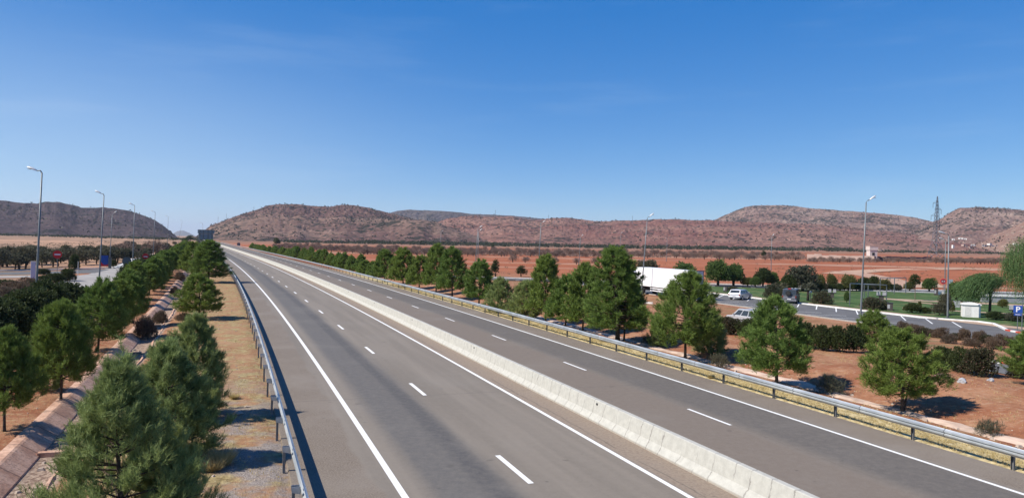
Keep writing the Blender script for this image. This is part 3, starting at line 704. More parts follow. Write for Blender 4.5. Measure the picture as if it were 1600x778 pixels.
    P = np.concatenate(Ps); D = np.concatenate(Ds); ok = P[:, 2] > h0*.72; P = P[ok]; D = D[ok]
    V, F, T = leaves(P, D, nn, nlen, nw, spread, rs, shoot=nlen*.9)
    return tb.mesh('trunk', MAT['bark'], True), raw_mesh('crown', V, F, MAT[mat], tint=T)
def bush_mesh(seed, rx, ry, h, nsh, nn, L, Wd, mat, spread=.6, name='foliage', base=.0, flat=2.3, upb=.5, lobes=7):
    rs = np.random.RandomState(seed)
    cen = [(0, 0, .5, .75)]+[(rs.uniform(-.5, .5), rs.uniform(-.5, .5), rs.uniform(.35, .68), rs.uniform(.34, .6)) for _ in range(lobes)]
    if base < .3: cen += [(.52*cos(a), .52*sin(a), .24 if base < .1 else .36, .46) for a in np.arange(6)*1.047+rs.uniform(0, 1)]
    Ps, Ds = [], []
    wts = np.array([c[3]**2 for c in cen]); wts /= wts.sum()
    for (cx, cy, cz, cr), w in zip(cen, wts):
        n = int(nsh*w)+1; d = norm(rs.normal(0, 1, (n, 3))); d[:, 2] = np.where(d[:, 2] < -.7, -d[:, 2], d[:, 2])
        rad_ = cr*(1-np.abs(rs.normal(0, .16, (n, 1)))-.02)*(1+.17*np.sin(d[:, :1]*9+seed)*np.cos(d[:, 1:2]*8))
        p = np.array([cx, cy, cz])+d*rad_*np.array([1, 1, .52])
        Ps.append(p*np.array([rx, ry, h])); Ds.append(norm(d*np.array([1, 1, .8])+np.array([0, 0, upb])+rs.normal(0, .25, (n, 3))))
    P = np.concatenate(Ps); D = np.concatenate(Ds); ok = P[:, 2] > base+.02*h; P = P[ok]; D = D[ok]; P[:, 2] = np.maximum(P[:, 2], .03)
    V, F, T = leaves(P, D, nn, L, Wd, spread, rs, shoot=L*.6, quad=True)
    return raw_mesh(name, V, F, MAT[mat], tint=T)
def stems_mesh(seed, r, h, n=7, name='stems', mat='bark', rad0=.03):
    rs = np.random.RandomState(seed); b = MB()
    for i in range(n):
        a = rs.uniform(0, 6.28); q = rs.uniform(.2, .7)*r
        b.tube([(0.05*cos(a), .05*sin(a), -.1), (q*.5*cos(a), q*.5*sin(a), h*.35), (q*cos(a), q*sin(a), h*.75)], [rad0, rad0*.7, rad0*.25], 5, cap=False)
    return b.mesh(name, MAT[mat], True)
ORD = 'first second third fourth fifth sixth seventh eighth ninth tenth eleventh twelfth thirteenth fourteenth fifteenth sixteenth seventeenth eighteenth nineteenth twentieth'.split()
def ordn(n):
    if n <= 20: return ORD[n-1]
    tens = {2: 'twenty', 3: 'thirty', 4: 'forty', 5: 'fifty', 6: 'sixty', 7: 'seventy', 8: 'eighty', 9: 'ninety'}; t, u = divmod(n, 10)
    return tens[t]+'-'+ORD[u-1] if u else tens[t][:-1]+'ieth'

def place(name, parts, label, cat, X, Y, z=None, rz=0, sc=1, group=None, rot=None):
    t = thing(name, label, cat, (X, Y, gz(X, Y) if z is None else z), rz, group)
    if rot: t.rotation_euler = rot
    t.scale = sc if hasattr(sc, '__len__') else (sc, sc, sc)
    for nm, me in parts: link(nm, me, t)
    return t

# ---- pines right of the motorway
HI = [pine_proto(100+i, 4.0, 1.42, h0, 74, 9, 6, 9, .14, .019, spread=.5, trunks=2 if i == 0 else 1, widest=.36, point=.42) for i, h0 in enumerate((.95, .75, .85))]
TALL = [pine_proto(120+i, 6.6, 1.55, 1.0, 96, 9, 6, 8, .17, .024, spread=.5, widest=.24, point=.42) for i in range(2)]
MIDP = [pine_proto(140+i, 4.4, 1.35, .85, 60, 8, 5, 7, .20, .036, spread=.5, widest=.20, point=.40) for i in range(4)]
LOW = [pine_proto(160+i, 2.6, 1.3, .1, 56, 8, 6, 8, .15, .022, spread=.55, mat='pineb') for i in range(2)]
FARP = [pine_proto(180+i, 4.2, 1.35, .4, 34, 6, 5, 6, .32, .085, spread=.55, widest=.25, point=.46) for i in range(3)]
def TP(m): return [('trunk', m[0]), ('crown', m[1])]
# (base px, base py, top py, crown width px, proto, native height, native width)
right = [(1411, 634, 517, 122, HI[0], 4.0, 3.0, 'rounded bushy pine with twin trunk, nearest in the row behind the right guardrail'),
         (1215, 600, 470, 122, HI[1], 4.0, 3.0, 'full green pine with broad round crown, second in the row behind the right guardrail'),
         (1070, 556, 428, 106, HI[2], 4.0, 3.0, 'pointed pine in front of the white trailer, third in the right guardrail row'),
         (965, 531, 387, 108, TALL[0], 6.6, 3.3, 'tallest and widest pine of the right row, left of the white trailer'),
         (911, 516, 415, 62, MIDP[0], 4.4, 2.9, 'slim pine just left of the tallest one in the right row'),
         (884, 509, 432, 66, MIDP[1], 4.4, 2.9, 'short round pine with a dark trunk, two left of the tallest pine'),
         (852, 501, 401, 60, MIDP[2], 4.4, 2.9, 'pointed pine directly in front of the thin lamp post in the red field'),
         (820, 494, 441, 58, LOW[0], 2.6, 2.8, 'olive coloured bushy pine leafy down to the ground beside the rail'),
         (782, 487, 436, 52, LOW[1], 2.6, 2.8, 'low greyish green bushy pine, left of the olive coloured one'),
         (748, 476, 409, 56, MIDP[3], 4.4, 2.9, 'bright green round pine standing beneath the twin thin lamp posts'),
         (706, 463, 389, 54, MIDP[0], 4.4, 2.9, 'tall conical pine behind the rail, left of the bright round one'),
         (681, 456, 383, 44, MIDP[2], 4.4, 2.9, 'narrow tall pine, left of the conical one in the right row'),
         (655, 452, 401, 44, MIDP[1], 4.4, 2.9, 'small rounded pine between two taller ones in the right row'),
         (630, 447, 390, 50, MIDP[3], 4.4, 2.9, 'wide two-stemmed looking pine, left of the small rounded one'),
         (601, 440, 391, 42, MIDP[2], 4.4, 2.9, 'pine with paired tops in the middle of the right row')]
GR = 'pines in a row right of the motorway'
def fit_tree(px, py, top, wpx, m, nh, nw, off=None):
    X, Y = G(px, py); zb = gz(X, Y); zt = at_depth(px, top, Y).z
    return X, Y, zb, (zt-zb)/nh, wpx*Y/FPX/nw
for i, (px, py, top, w, m, nh, nw, lb) in enumerate(right):
    X, Y, zb, sz, sx = fit_tree(px, py, top, w, m, nh, nw)
    place('pine_tree', TP(m), lb, 'tree', X, Y, zb, [0.4, 1.9, 5.1, 0.9, 3.3, 4.2, 2.2][i % 7], (sx, sx, sz), GR)
# the row goes on into the distance
s = 142; k = 16
while s < 640 and k < 75:
    X, Y = R(s, 28.2+random.uniform(-.8, .9)); m = FARP[k % 3]; hh = random.uniform(2.9, 4.4) if s < 300 else random.uniform(2.4, 3.4)
    place('pine_tree', TP(m), '%s pine along the right row, counted from the twin-trunk one' % ordn(k), 'tree', X, Y, None, random.uniform(0, 6), (random.uniform(.95, 1.25),)*2+(hh/4.2,), GR)
    s += random.uniform(4.6, 6.6) if s < 330 else random.uniform(5.5, 8.5); k += 1
# other pines beyond the gutter
for (px, py, top, w, m, nh, nw, lb) in [
        (1110, 549, 487, 62, LOW[0], 2.6, 2.8, 'low spreading yellow-green young pine right of the pointed pine'),
        (1027, 535, 492, 34, LOW[1], 2.6, 2.8, 'small young pine half hidden left of the pointed pine'),
        (1367, 553, 487, 64, HI[1], 4.0, 3.0, 'dark dense pine beside the lamp post at the parking edge'),
        (1612, 606, 515, 90, HI[2], 4.0, 3.0, 'bushy pine cut off by the right edge of the picture'),
        (975, 527, 420, 60, MIDP[1], 4.4, 2.9, 'darker pine close behind the tallest pine of the right row')]:
    X, Y, zb, sz, sx = fit_tree(px, py, top, w, m, nh, nw)
    place('pine_tree', TP(m), lb, 'tree', X, Y, zb, px*.37, (sx, sx, sz))

# ---- pines left of the motorway, beyond the channel
GL = 'pines in a row left of the drainage channel'
NEARL = [pine_proto(200+i, 3.6, 1.35, .95, 74, 9, 6, 12, .14, .015, spread=.5, lean=l) for i, l in enumerate((.05, -.05))]
left = [(8, 672, 518, 108, NEARL[0], 3.6, 2.8, 'bright green pine with bare slim trunk at the left picture edge'),
        (96, 625, 474, 104, NEARL[1], 3.6, 2.8, 'round leaning pine over the brown bank, second from the near end'),
        (152, 549, 440, 84, HI[1], 4.0, 3.0, 'leaning pine on a thin curved trunk, third beyond the channel'),
        (180, 524, 440, 66, HI[2], 4.0, 3.0, 'dense pine by the channel, fourth from the near end'),
        (206, 505, 432, 56, HI[0], 4.0, 3.0, 'fifth pine beyond the channel, merging with its neighbours')]
for (px, py, top, w, m, nh, nw, lb) in left:
    X, Y, zb, sz, sx = fit_tree(px, py, top, w, m, nh, nw)
    place('pine_tree', TP(m), lb, 'tree', X, Y, zb, px*.21, (sx, sx, sz), GL)
s = 82; k = 6
while s < 420:
    X, Y = R(s, -8.9+random.uniform(-.7, .5)); m = (MIDP if s < 160 else FARP)[k % 3]
    hh = random.uniform(3.3, 4.1) if s < 170 else random.uniform(3.6, 4.8)
    place('pine_tree', TP(m), '%s pine beyond the drainage channel, counted from the left picture edge' % ordn(k), 'tree', X, Y, None, random.uniform(0, 6), (random.uniform(.95, 1.2),)*2+(hh/4.3,), GL)
    s += random.uniform(5.0, 7.0) if s < 200 else random.uniform(6, 9); k += 1
# small shoots under the second pine
X, Y = G(75, 612)
place('young_pine', TP(LOW[1]), 'little pine shoot at the foot of the second pine on the left bank', 'tree', X, Y, None, 0, (.52, .52, .5))
# ---- pines between channel and guardrail
BIG = pine_proto(301, 4.3, 1.85, .1, 105, 10, 7, 15, .15, .0105, spread=.42, mat='pineb', lead=.6, up=.75, widest=.24, point=.72, fill=.5)
BIG2 = pine_proto(302, 4.1, 1.5, .1, 110, 10, 7, 13, .15, .012, spread=.45, mat='pineb', up=.7, widest=.36, point=.5, fill=.8)
BIG3 = pine_proto(303, 3.4, 1.5, .1, 100, 10, 7, 12, .15, .012, spread=.45, mat='pineb', up=.7, widest=.4, point=.42, fill=.7)
GV = 'pines between the channel and the left guardrail'
for (px, py, top, w, m, nh, nw, lb) in [
        (188, 850, 527, 275, BIG, 5.0, 3.8, 'large open blue-green pine in the left foreground, nearest of all'),
        (264, 722, 540, 168, BIG2, 4.1, 3.3, 'dense blue-green pine close behind the large foreground one'),
        (302, 652, 498, 124, BIG2, 4.1, 3.3, 'smaller pine touching the back of the dense foreground pine'),
        (262, 812, 668, 112, BIG3, 3.4, 3.2, 'low bushy pine at the bottom edge, right of the large open one'),
        (313, 497, 431, 78, HI[1], 4.0, 3.0, 'round pine alone on the verge, between channel and guardrail'),
        (326, 441, 376, 64, TALL[1], 6.6, 3.3, 'broad dark pine against the rail, below the road sign backs'),
        (302, 430, 380, 44, MIDP[1], 4.4, 2.9, 'pine left of the broad dark one, below the sign backs')]:
    X, Y, zb, sz, sx = fit_tree(px, py, top, w, m, nh, nw)
    place('pine_tree', TP(m), lb, 'tree', X, Y, zb, px*.13, (sx, sx, sz), GV)
s = 170; k = 7
while s < 330:
    X, Y = R(s, -2.6+random.uniform(-.7, .7)); m = FARP[k % 3]
    place('pine_tree', TP(m), '%s pine along the verge by the left guardrail, counted from the foreground' % ordn(k), 'tree', X, Y, None, random.uniform(0, 6), (1.3, 1.3, random.uniform(.75, 1.0)), GV)
    s += random.uniform(8, 12); k += 1

# ------------------------------------------------------------------ parking area, service road, lawns (right)
def RP(s, o): x, y = R(s, o); return (float(x), float(y))
strip('parking_lot', [RP(s, 65.25) for s in range(126, 39, -3)], -6.1, 6.0, MAT['park'], .012)
patch('entry_road', RP(54, 59.3), RP(36, 58), RP(30, 69), RP(50, 70.2), MAT['park'], .008)
strip('service_road', [RP(s, 45.3) for s in range(37, 14, -3)], -1.95, 1.95, MAT['park'], .012)
far_k = [RP(s, 71.2) for s in range(126, 58, -3)]+[G(1530, 503.5), G(1552, 506.5)]
strip('pavement', [RP(s, 72.6) for s in range(126, 50, -3)]+[RP(44, 73)], -1.4, 1.3, MAT['path'], .03)
strip('kerb', far_k, -.2, .2, MAT['kerbw'], top=.15)
ek = [G(1552, 506.5), G(1562, 511), G(1573, 516.5), G(1581, 518.3), G(1589, 519.8), G(1597, 521.2), G(1606, 522.8), G(1616, 524.5)]
for i, (a, b) in enumerate(zip(ek[:-1], ek[1:])):
    strip('kerb', [a, b], -.14, .14, MAT['kerbr'] if i in (2, 4, 6) else MAT['kerbw'], top=.15, seg=9)
strip('kerb', [RP(s, 59.05) for s in range(122, 52, -3)], -.12, .12, MAT['kerbg'], top=.10)
ik = [G(1531, 559), G(1545, 564), G(1556, 567), G(1565, 568), G(1576, 569.3), G(1587, 570.5), G(1600, 572), G(1614, 574)]
for i, (a, b) in enumerate(zip(ik[:-1], ik[1:])):
    strip('kerb', [a, b], -.13, .13, MAT['kerbr'] if i in (3, 5) else MAT['kerbw'], top=.14, seg=9)
strip('kerb', [G(983, 481), G(990, 476), G(1003, 473), G(1020, 474)], -.12, .12, MAT['kerbw'], top=.14)
# bay lines
bl = []
for k in range(0, 24):
    s0 = 51.8+3.12*k; a = np.array(RP(s0, 66.6)); b = np.array(RP(s0+4.3, 70.9)); bl.append((a, b))
for k in range(0, 18):
    s0 = 58+3.6*k; a = np.array(RP(s0, 60.2)); b = np.array(RP(s0-2.2, 63.6)); bl.append((a, b))
Vs, Fs = [], []
for a, b in bl:
    d = (b-a)/np.linalg.norm(b-a); nrm = np.array([d[1], -d[0]])*.07; n = len(Vs)
    for q in (a-nrm, a+nrm, b+nrm, b-nrm): Vs.append((q[0], q[1], zfar(*q)+.018))
    Fs.append((n, n+1, n+2, n+3))
tag(link('bay_lines', raw_mesh('bay_lines', Vs, Fs, MAT['paint'])), kind='structure')
# lawns and paths
patch('lawn', RP(42, 73.9), RP(122, 73.9), (46, 139), (116, 128), MAT['lawn'], .05, 40, 20)
patch('park_path', (55.5, 112), (112, 88), (113, 91.5), (57, 115.2), MAT['path'], .075, 30, 4)
patch('park_path', (50, 94.5), (80, 80), (80.6, 81.3), (50.6, 96), MAT['path'], .075, 30, 4)
patch('park_path', (60, 99), (56.6, 113), (58, 113.4), (61.6, 99.4), MAT['path'], .085, 12, 3)
patch('ring_road', (-14, 143), (125, 127.5), (128, 137), (-18, 151.5), MAT['park'], .05, 60, 5)
strip('kerb', [(46, 141.0-2.2), (72, 136.0-1.2), (92, 131.4), (125, 126.5)], -.12, .12, MAT['kerbw'], top=.15)
strip('kerb', [(-18, 152), (40, 147.1), (75, 142.3), (125, 137.4)], -.15, .15, MAT['kerbw'], top=.22)
# black and white blocks on the far kerb of the ring road
for nm, m, o in (('kerb_blocks', MAT['kerbd'], 0),):
    b = MB()
    for i in range(26):
        x = -12+i*2.4; y = 142.6-.11*(x+14); b.box((x, y, zfar(x, y)+.10), (1.6, .22, .22), -.11)
    b.build(nm, m)['kind'] = 'structure'
# dirt track in the red field
tr_ = [G(1600, 424), G(1500, 420), G(1400, 421), G(1345, 424), G(1310, 428)]
strip('dirt_track', tr_, -5, 5, simple('pale_track_soil', (.42, .27, .18), .95, var=.15, scale=.3), .05, seg=5)
strip('dirt_track', [G(1310, 424), G(1345, 428), G(1385, 436), G(1410, 446)], -3.5, 3.5, simple('pale_track_soil', (.40, .25, .17), .95, var=.15, scale=.3), .06, seg=4)
patch('sandy_clearing', G(1340, 449.5), G(1475, 449.5), G(1462, 441), G(1372, 441), simple('sandy_clearing_soil', (.42, .28, .19), .95, var=.15, scale=.5), .06)

# ------------------------------------------------------------------ access road (left)
strip('access_road', [RP(s, -18) for s in range(30, 300, 4)], -3.4, 3.5, MAT['paleroad'], .012)
strip('pavement', [RP(s, -22.6) for s in range(40, 118, 4)], -.95, .95, MAT['paleroad'], .10, top=None)
b = MB(); b2 = MB()
for k in range(64):
    s = 62+k*1.0; X, Y = R(s, -21.5); (b if k % 2 else b2).box((X, Y, .06), (.26, .99, .16), heading(s))
b.build('kerb_blocks', MAT['kerbd'])['kind'] = 'structure'; b2.build('kerb_blocks', MAT['kerbw'])['kind'] = 'structure'
strip('side_road', [G(-60, 428), G(0, 427.5), G(60, 426.5), G(130, 425), G(185, 421)], -4.5, 4.5, MAT['park'], .02)
strip('pavement', [G(-60, 433.5), G(0, 433), G(60, 432)], -2.5, 2.5, MAT['paleroad'], .04)
strip('apron', [G(112, 437), G(140, 433), G(175, 428), G(200, 421)], -3, 3, MAT['paleroad'], .03)
strip('kerb', [G(-60, 423.6), G(0, 423.2), G(60, 422.6), G(130, 420.3), G(182, 418.6)], -.16, .16, MAT['kerbw'], top=.16)
strip('kerb', [G(178, 419), G(188, 416), G(196, 411.5), G(206, 405)], -.2, .2, MAT['kerbw'], top=.2)
strip('kerb', [G(186, 420), G(194, 416), G(201, 411.5), G(210, 405)], -.2, .2, MAT['kerbw'], top=.2)

# ------------------------------------------------------------------ lamp posts
def lamp(base, top, head, label, r0=.10, group=None):
    X, Y = base; t = thing('street_lamp', label, 'street lamp', (X, Y, gz(X, Y)), 0, group); o = Vector(t.location)
    tp = at_depth(top[0], top[1], Y)-o; hd = at_depth(head[0], head[1], Y)-o
    dx = hd-tp; L = dx.length; u = dx.normalized()
    if L < 1.2: hd = tp+u*1.25; L = 1.25
    a = tp+u*L*.32+Vector((0, 0, .0)); k1 = tp+Vector((u.x*.12, 0, .16))
    MB().tube([(0, 0, -.1), (0, 0, .4), tuple(tp*.5+Vector((0, 0, .2))*0), tuple(tp)], [r0*1.25, r0, r0*.78, r0*.55], 10).build('pole', MAT['lampm'], t, True)
    MB().box((0, 0, .12), (.38, .38, .05)).build('base_plate', MAT['lampm'], t)
    MB().tube([tuple(tp-Vector((0, 0, .05))), tuple(k1), tuple(a)], [r0*.5, r0*.45, r0*.4], 8).build('arm', MAT['lampm'], t, True)
    hb = MB(); n = 8; fr = [0, .08, .25, .5, .75, .92, 1]; w = [.05, .10, .15, .17, .15, .09, .02]; side = Vector((0, 1, 0)); up = side.cross(u).normalized()
    if up.z < 0: up = -up
    rings = []
    for f, ww in zip(fr, w):
        c = a+(hd-a)*f
        ring = []
        for j in range(n):
            q = 2*pi*j/n; zz = sin(q); ring.append(tuple(c+side*cos(q)*ww+up*(zz*ww*(.75 if zz > 0 else .3))))
        rings.append(ring)
    for r in rings: hb.v += r
    for i in range(len(rings)-1):
        for j in range(n): hb.f.append((i*n+j, i*n+(j+1) % n, (i+1)*n+(j+1) % n, (i+1)*n+j)); hb.m.append(0)
    hb.f.append(tuple(range(n))); hb.f.append(tuple((len(rings)-1)*n+j for j in range(n))); hb.m += [0, 0]
    h = hb.build('lamp_head', MAT['lamphead'], t, True)
    c = a+(hd-a)*.55-up*.05
    MB().box(tuple(c), (.45, .2, .03)).build('lens', MAT['glassy'], h)
    return t
GLL = 'street lamps along the left access road'
for i, (bx, tx, ty, hx, hy) in enumerate([(55, 65.5, 270, 49, 263.5), (154, 162.5, 305, 152, 299.5), (207, 210.5, 322, 203, 317.5), (239, 242.5, 332, 237, 329.5), (261, 263, 338.5, 258, 336.5), (283.5, 285, 345, 281, 343)]):
    s = s_at(bx, -14.0-.55*i, 40, 700); 
    lamp(RP(s, -14.0-.55*i), (tx, ty), (hx, hy), '%s street lamp left of the road, counted from the left picture edge, head pointing left' % ordn(i+1), group=GLL)
X, Y = G(171, 417); lamp((X, Y), (175.5, 335), (182, 330.5), 'slim street lamp with its head pointing right, behind the blue sign', .09)
lamp((-480*.78, 1160*.78*.4+0), (316, 349), (313, 347.5), 'small far street lamp showing above the road sign backs', .08) if False else None
X = (316.5-800)/FPX*285; lamp((X, 285), (317, 349.5), (313.5, 347.8), 'small far street lamp rising above the road sign backs', .08)
GLR = 'street lamps around the parking area'
lamp(G(1344.5, 500), (1353.5, 316), (1367, 307), 'tall street lamp at the near edge of the parking lot, head pointing right')
s = s_at(1003, 56.3, 60, 200); lamp(RP(s, 56.3), (1011.5, 341), (1021.5, 333.5), 'street lamp standing in front of the white trailer')
lamp(G(1480.5, 497.5), (1482.5, 368), (1473.5, 364.5), 'street lamp behind the parking kerb, left of the white cabinet, head pointing left')
lamp(G(1476, 462), (1477.5, 376), (1471, 373), 'thin street lamp directly behind the no-overtaking sign')
for (bx, Y, tx, ty, hx, hy, lb) in [(842, 170, 845.5, 348.5, 851.5, 345.5, 'thin street lamp behind the pines with the red field beyond it'),
        (905, 250, 907, 370, 910.5, 367.5, 'thin white-headed street lamp left of the tallest pine'),
        (743, 178, 747, 357, 754, 352.5, 'left one of the twin street lamps above the bright green pine'),
        (747, 200, 748, 362, 751, 359.5, 'right one of the twin street lamps above the bright green pine'),
        (1041.5, 330, 1042.5, 374, 1040, 372, 'thin street lamp above the right half of the white trailer'),
        (1205.5, 240, 1206, 370, 1208, 367.5, 'thin street lamp above the dark van and its shrubs'),
        (688.5, 360, 689, 363, 690.5, 361.5, 'very thin far street lamp above the middle of the pine row'),
        (969.5, 380, 970, 365, 971.5, 363.5, 'very thin far street lamp above the tallest pine')]:
    X = (bx-800)/FPX*Y; lamp((X, Y), (tx, ty), (hx, hy), lb, .125, GLR if False else None)

# ------------------------------------------------------------------ vehicles
def car(label, cat, name, loc, rz, L, W, H, gc, belt, low, green, paint, side, extra=None, rail=False, bump_mat='greyplast', wr=.31, tap=.16):
    t = thing(name, label, cat, loc, rz)
    hw = W/2
    b = MB(); n = len(low)
    b.v += [(x, hw-(.05 if z < gc+.2 else 0), z) for x, z in low]+[(x, -hw+(.05 if z < gc+.2 else 0), z) for x, z in low]
    b.f.append(tuple(range(n))); b.f.append(tuple(range(2*n-1, n-1, -1))); b.m += [0, 0]
    for i in range(n): b.f.append((i, n+i, n+(i+1) % n, (i+1) % n)); b.m.append(0)
    xr, xrr, xfr, xf = green; hb, hr = hw*.965, hw*(1-tap)
    def P(u, v, s, off=0):   # u along 0 rear..1 front, v 0 belt..1 roof on the glasshouse side
        x = (xr+(xf-xr)*u)*(1-v)+(xrr+(xfr-xrr)*u)*v; y = (hb*(1-v)+hr*v)+off; return (x, s*y, belt-.01+(H-belt)*v)
    g = len(b.v)
    b.v += [P(0, 0, 1), P(1, 0, 1), P(1, 1, 1), P(0, 1, 1), P(0, 0, -1), P(1, 0, -1), P(1, 1, -1), P(0, 1, -1)]
    for f in ((0, 1, 2, 3), (7, 6, 5, 4), (3, 2, 6, 7), (0, 3, 7, 4), (1, 5, 6, 2)): b.f.append(tuple(g+i for i in f)); b.m.append(0)
    body = b.build('body', MAT[paint], t, bevel=.045)
    for s in (1, -1):
        for (u0, u1) in side:
            MB().quad(P(u0, .10, s, .012), P(u1, .10, s, .012), P(min(u1, .97), .86, s, .012), P(max(u0, .03), .86, s, .012)).build('side_window', MAT['cglass'], t)
    def endq(u, off, y0, v0, v1, nm):
        a = P(u, v0, 1); c = P(u, v1, 1); MB().quad((a[0]+off, a[1]*y0, a[2]), (a[0]+off, -a[1]*y0, a[2]), (c[0]+off, -c[1]*y0, c[2]), (c[0]+off, c[1]*y0, c[2])).build(nm, MAT['cglass'], t)
    endq(0, -.014, .86, .12, .86, 'rear_window'); endq(1, .014, .88, .08, .9, 'windscreen')
    rx = low[0][0]
    for wx in (rx+.20*L, rx+.80*L):
        for s in (1, -1):
            c = [(wx+wr*cos(a), wr+wr*sin(a)) for a in np.linspace(0, 2*pi, 20, endpoint=False)]
            w = MB().prism(c, s*(hw-.19), s*(hw+.015)).build('wheel', MAT['tyre'], t)
            c2 = [(wx+wr*.62*cos(a), wr+wr*.62*sin(a)) for a in np.linspace(0, 2*pi, 16, endpoint=False)]
            MB().prism(c2, s*(hw), s*(hw+.022)).build('rim', MAT['rim'], w)
    MB().box((rx+.02, 0, gc+.22), (.16, W*.98, .26)).build('rear_bumper', MAT[bump_mat], t, bevel=.03)
    MB().box((rx+L-.04, 0, gc+.20), (.14, W*.96, .24)).build('front_bumper', MAT[bump_mat], t, bevel=.03)
    for s in (1, -1):
        MB().box((rx+.015, s*(hw-.11), belt-.22), (.06, .15, .26)).build('tail_lamp', MAT['redl'], t)
        MB().box((xf-.35, s*(hw+.07), belt+.08), (.10, .14, .12)).build('mirror', MAT[paint], t)
        if rail: MB().tube([(xrr+.05, s*(hr-.06), H+.05), (xfr-.1, s*(hr-.06), H+.05)], .022, 6).build('roof_rail', MAT['rim'], t)
    MB().box((rx-.075, 0, gc+.36), (.02, .48, .11)).build('number_plate', MAT['signw'], t)
    if extra: extra(t)
    return t
# silver estate car (x forward); origin mid-length
L = 4.4; low = [(-2.2, .28), (-2.22, .55), (-2.18, .92), (-1.2, .96), (.75, .95), (1.75, .80), (2.16, .62), (2.2, .28)]
px_, py_ = G(1157, 467.5); rz = rad(90-40)
car('silver estate car parked nose-in at the white parking kerb', 'car', 'parked_car', (px_, py_, gz(px_, py_)+.02), rz, 4.4, 1.72, 1.44, .22, .93, low, (-2.12, -1.75, .20, 1.05), 'silver', [(.05, .30), (.33, .62), (.65, .93)], bump_mat='silver')
def van_extra(t):
    sw = MB().tube([(-2.14, .12, 1.42), (-2.36, .12, 1.42)], [.35, .33], 20).build('spare_wheel', MAT['tyre'], t)
    MB().tube([(-2.355, .12, 1.42), (-2.37, .12, 1.42)], [.17, .16], 16).build('rim', MAT['black'], sw)
    MB().box((-1.95, .0, 2.0), (.22, .38, .10)).build('red_roof_lamp', MAT['signred'], t)
    MB().box((-2.145, 0, .86), (.03, 1.5, .34)).build('tailgate_panel', MAT['greyplast'], t)
low = [(-2.1, .32), (-2.12, .7), (-2.1, 1.18), (-1.2, 1.20), (1.1, 1.16), (1.9, 1.02), (2.1, .75), (2.1, .32)]
px_, py_ = G(1233, 474.5); q = rad(90-27); px_ += cos(q)*2.0; py_ += sin(q)*2.0
car('dark grey van with a spare wheel on its back door, parked at the kerb', 'van', 'parked_van', (px_, py_, gz(px_, py_)+.02), q, 4.2, 1.85, 1.94, .26, 1.17, low, (-2.08, -2.0, .75, 1.35), 'darkcar', [(.04, .32), (.36, .66), (.70, .95)], van_extra, wr=.34, tap=.10)
low = [(-2.12, .36), (-2.16, .75), (-2.1, 1.05), (-1.2, 1.07), (.9, 1.04), (1.85, .96), (2.14, .70), (2.14, .36)]
px_, py_ = 21.7, 67.8; q = rad(90+22)
car('white sport utility car with roof rails, half hidden behind the hedge', 'car', 'parked_car', (px_, py_, gz(px_, py_)+.02), q, 4.3, 1.82, 1.66, .30, 1.05, low, (-2.04, -1.80, .42, 1.15), 'whitecar', [(.10, .30), (.34, .62), (.66, .92)], rail=True, wr=.35)
# white semi-trailer with tractor, parked along the lot
X, Y = R(91.2, 59.2); hd_ = heading(91); t = thing('semi_trailer', 'long white box trailer parked behind the pines at the lot edge', 'trailer', (X, Y, .01), hd_+pi/2)
LT = 13.4; x0 = -LT/2; x1 = LT/2
MB().box((0, 0, 2.62), (LT, 2.5, 2.70)).build('cargo_box', MAT['trailer'], t, bevel=.02)
MB().box((x0-.03, 0, 3.98), (.10, 2.56, .10)).box((x0-.03, 1.24, 2.62), (.08, .08, 2.7)).box((x0-.03, -1.24, 2.62), (.08, .08, 2.7)).box((x0-.03, 0, 1.27), (.10, 2.5, .12)).build('rear_frame', MAT['greyplast'], t)
for s in (1, -1):
    d = MB().box((x0-.025, s*.61, 2.62), (.03, 1.18, 2.56)).build('rear_door', simple('shade_tinted_door', (.55, .54, .60), .5), t)  # lavender grey puts the shade of the trailer's rear end into the door colour
    MB().box((x0-.06, s*.12, 2.6), (.03, .04, 2.5)).build('lock_bar', MAT['rim'], d)
    for z in (1.05, .72): MB().box((-.6, s*1.2, z), (6.5, .05, .14)).build('side_guard', MAT['trailer'], t)
    for i in range(3):
        xx = x0+2.0+i*1.3; c = [(xx+.5*cos(a), .5+.5*sin(a)) for a in np.linspace(0, 2*pi, 20, endpoint=False)]
        w = MB().prism(c, s*.95, s*1.24).build('wheel', MAT['tyre'], t); c2 = [(xx+.27*cos(a), .5+.27*sin(a)) for a in np.linspace(0, 2*pi, 16, endpoint=False)]
        MB().prism(c2, s*1.2, s*1.25).build('rim', MAT['rim'], w)
MB().box((0, 0, 1.12), (LT-.3, .9, .26)).box((x0+3.3, 0, .8), (4.2, 1.8, .3)).build('chassis', MAT['black'], t)
MB().box((x0+.1, 0, .58), (.12, 2.3, .16)).build('rear_bumper', MAT['black'], t)
t2 = thing('truck_tractor', 'white truck cab coupled in front of the long trailer, behind the tallest pine', 'truck', (X, Y, .01), hd_+pi/2)
MB().prism([(x1+.3, .55), (x1+2.5, .55), (x1+2.5, 1.6), (x1+2.2, 3.0), (x1+1.9, 3.3), (x1+.5, 3.3), (x1+.3, 3.1)], -1.2, 1.2).build('cab', MAT['whitecar'], t2, bevel=.05)
MB().quad((x1+2.52, -1.05, 1.75), (x1+2.52, 1.05, 1.75), (x1+2.27, 1.0, 2.8), (x1+2.27, -1.0, 2.8)).build('windscreen', MAT['cglass'], t2)
MB().box((x1-.6, 0, .8), (4.2, .9, .3)).build('chassis', MAT['black'], t2)
for s in (1, -1):
    MB().box((x1+1.75, s*1.21, 2.15), (.8, .02, .7)).build('side_window', MAT['cglass'], t2)
    for xx in (x1+1.6, x1-1.7):
        c = [(xx+.5*cos(a), .5+.5*sin(a)) for a in np.linspace(0, 2*pi, 20, endpoint=False)]; MB().prism(c, s*.9, s*1.22).build('wheel', MAT['tyre'], t2)
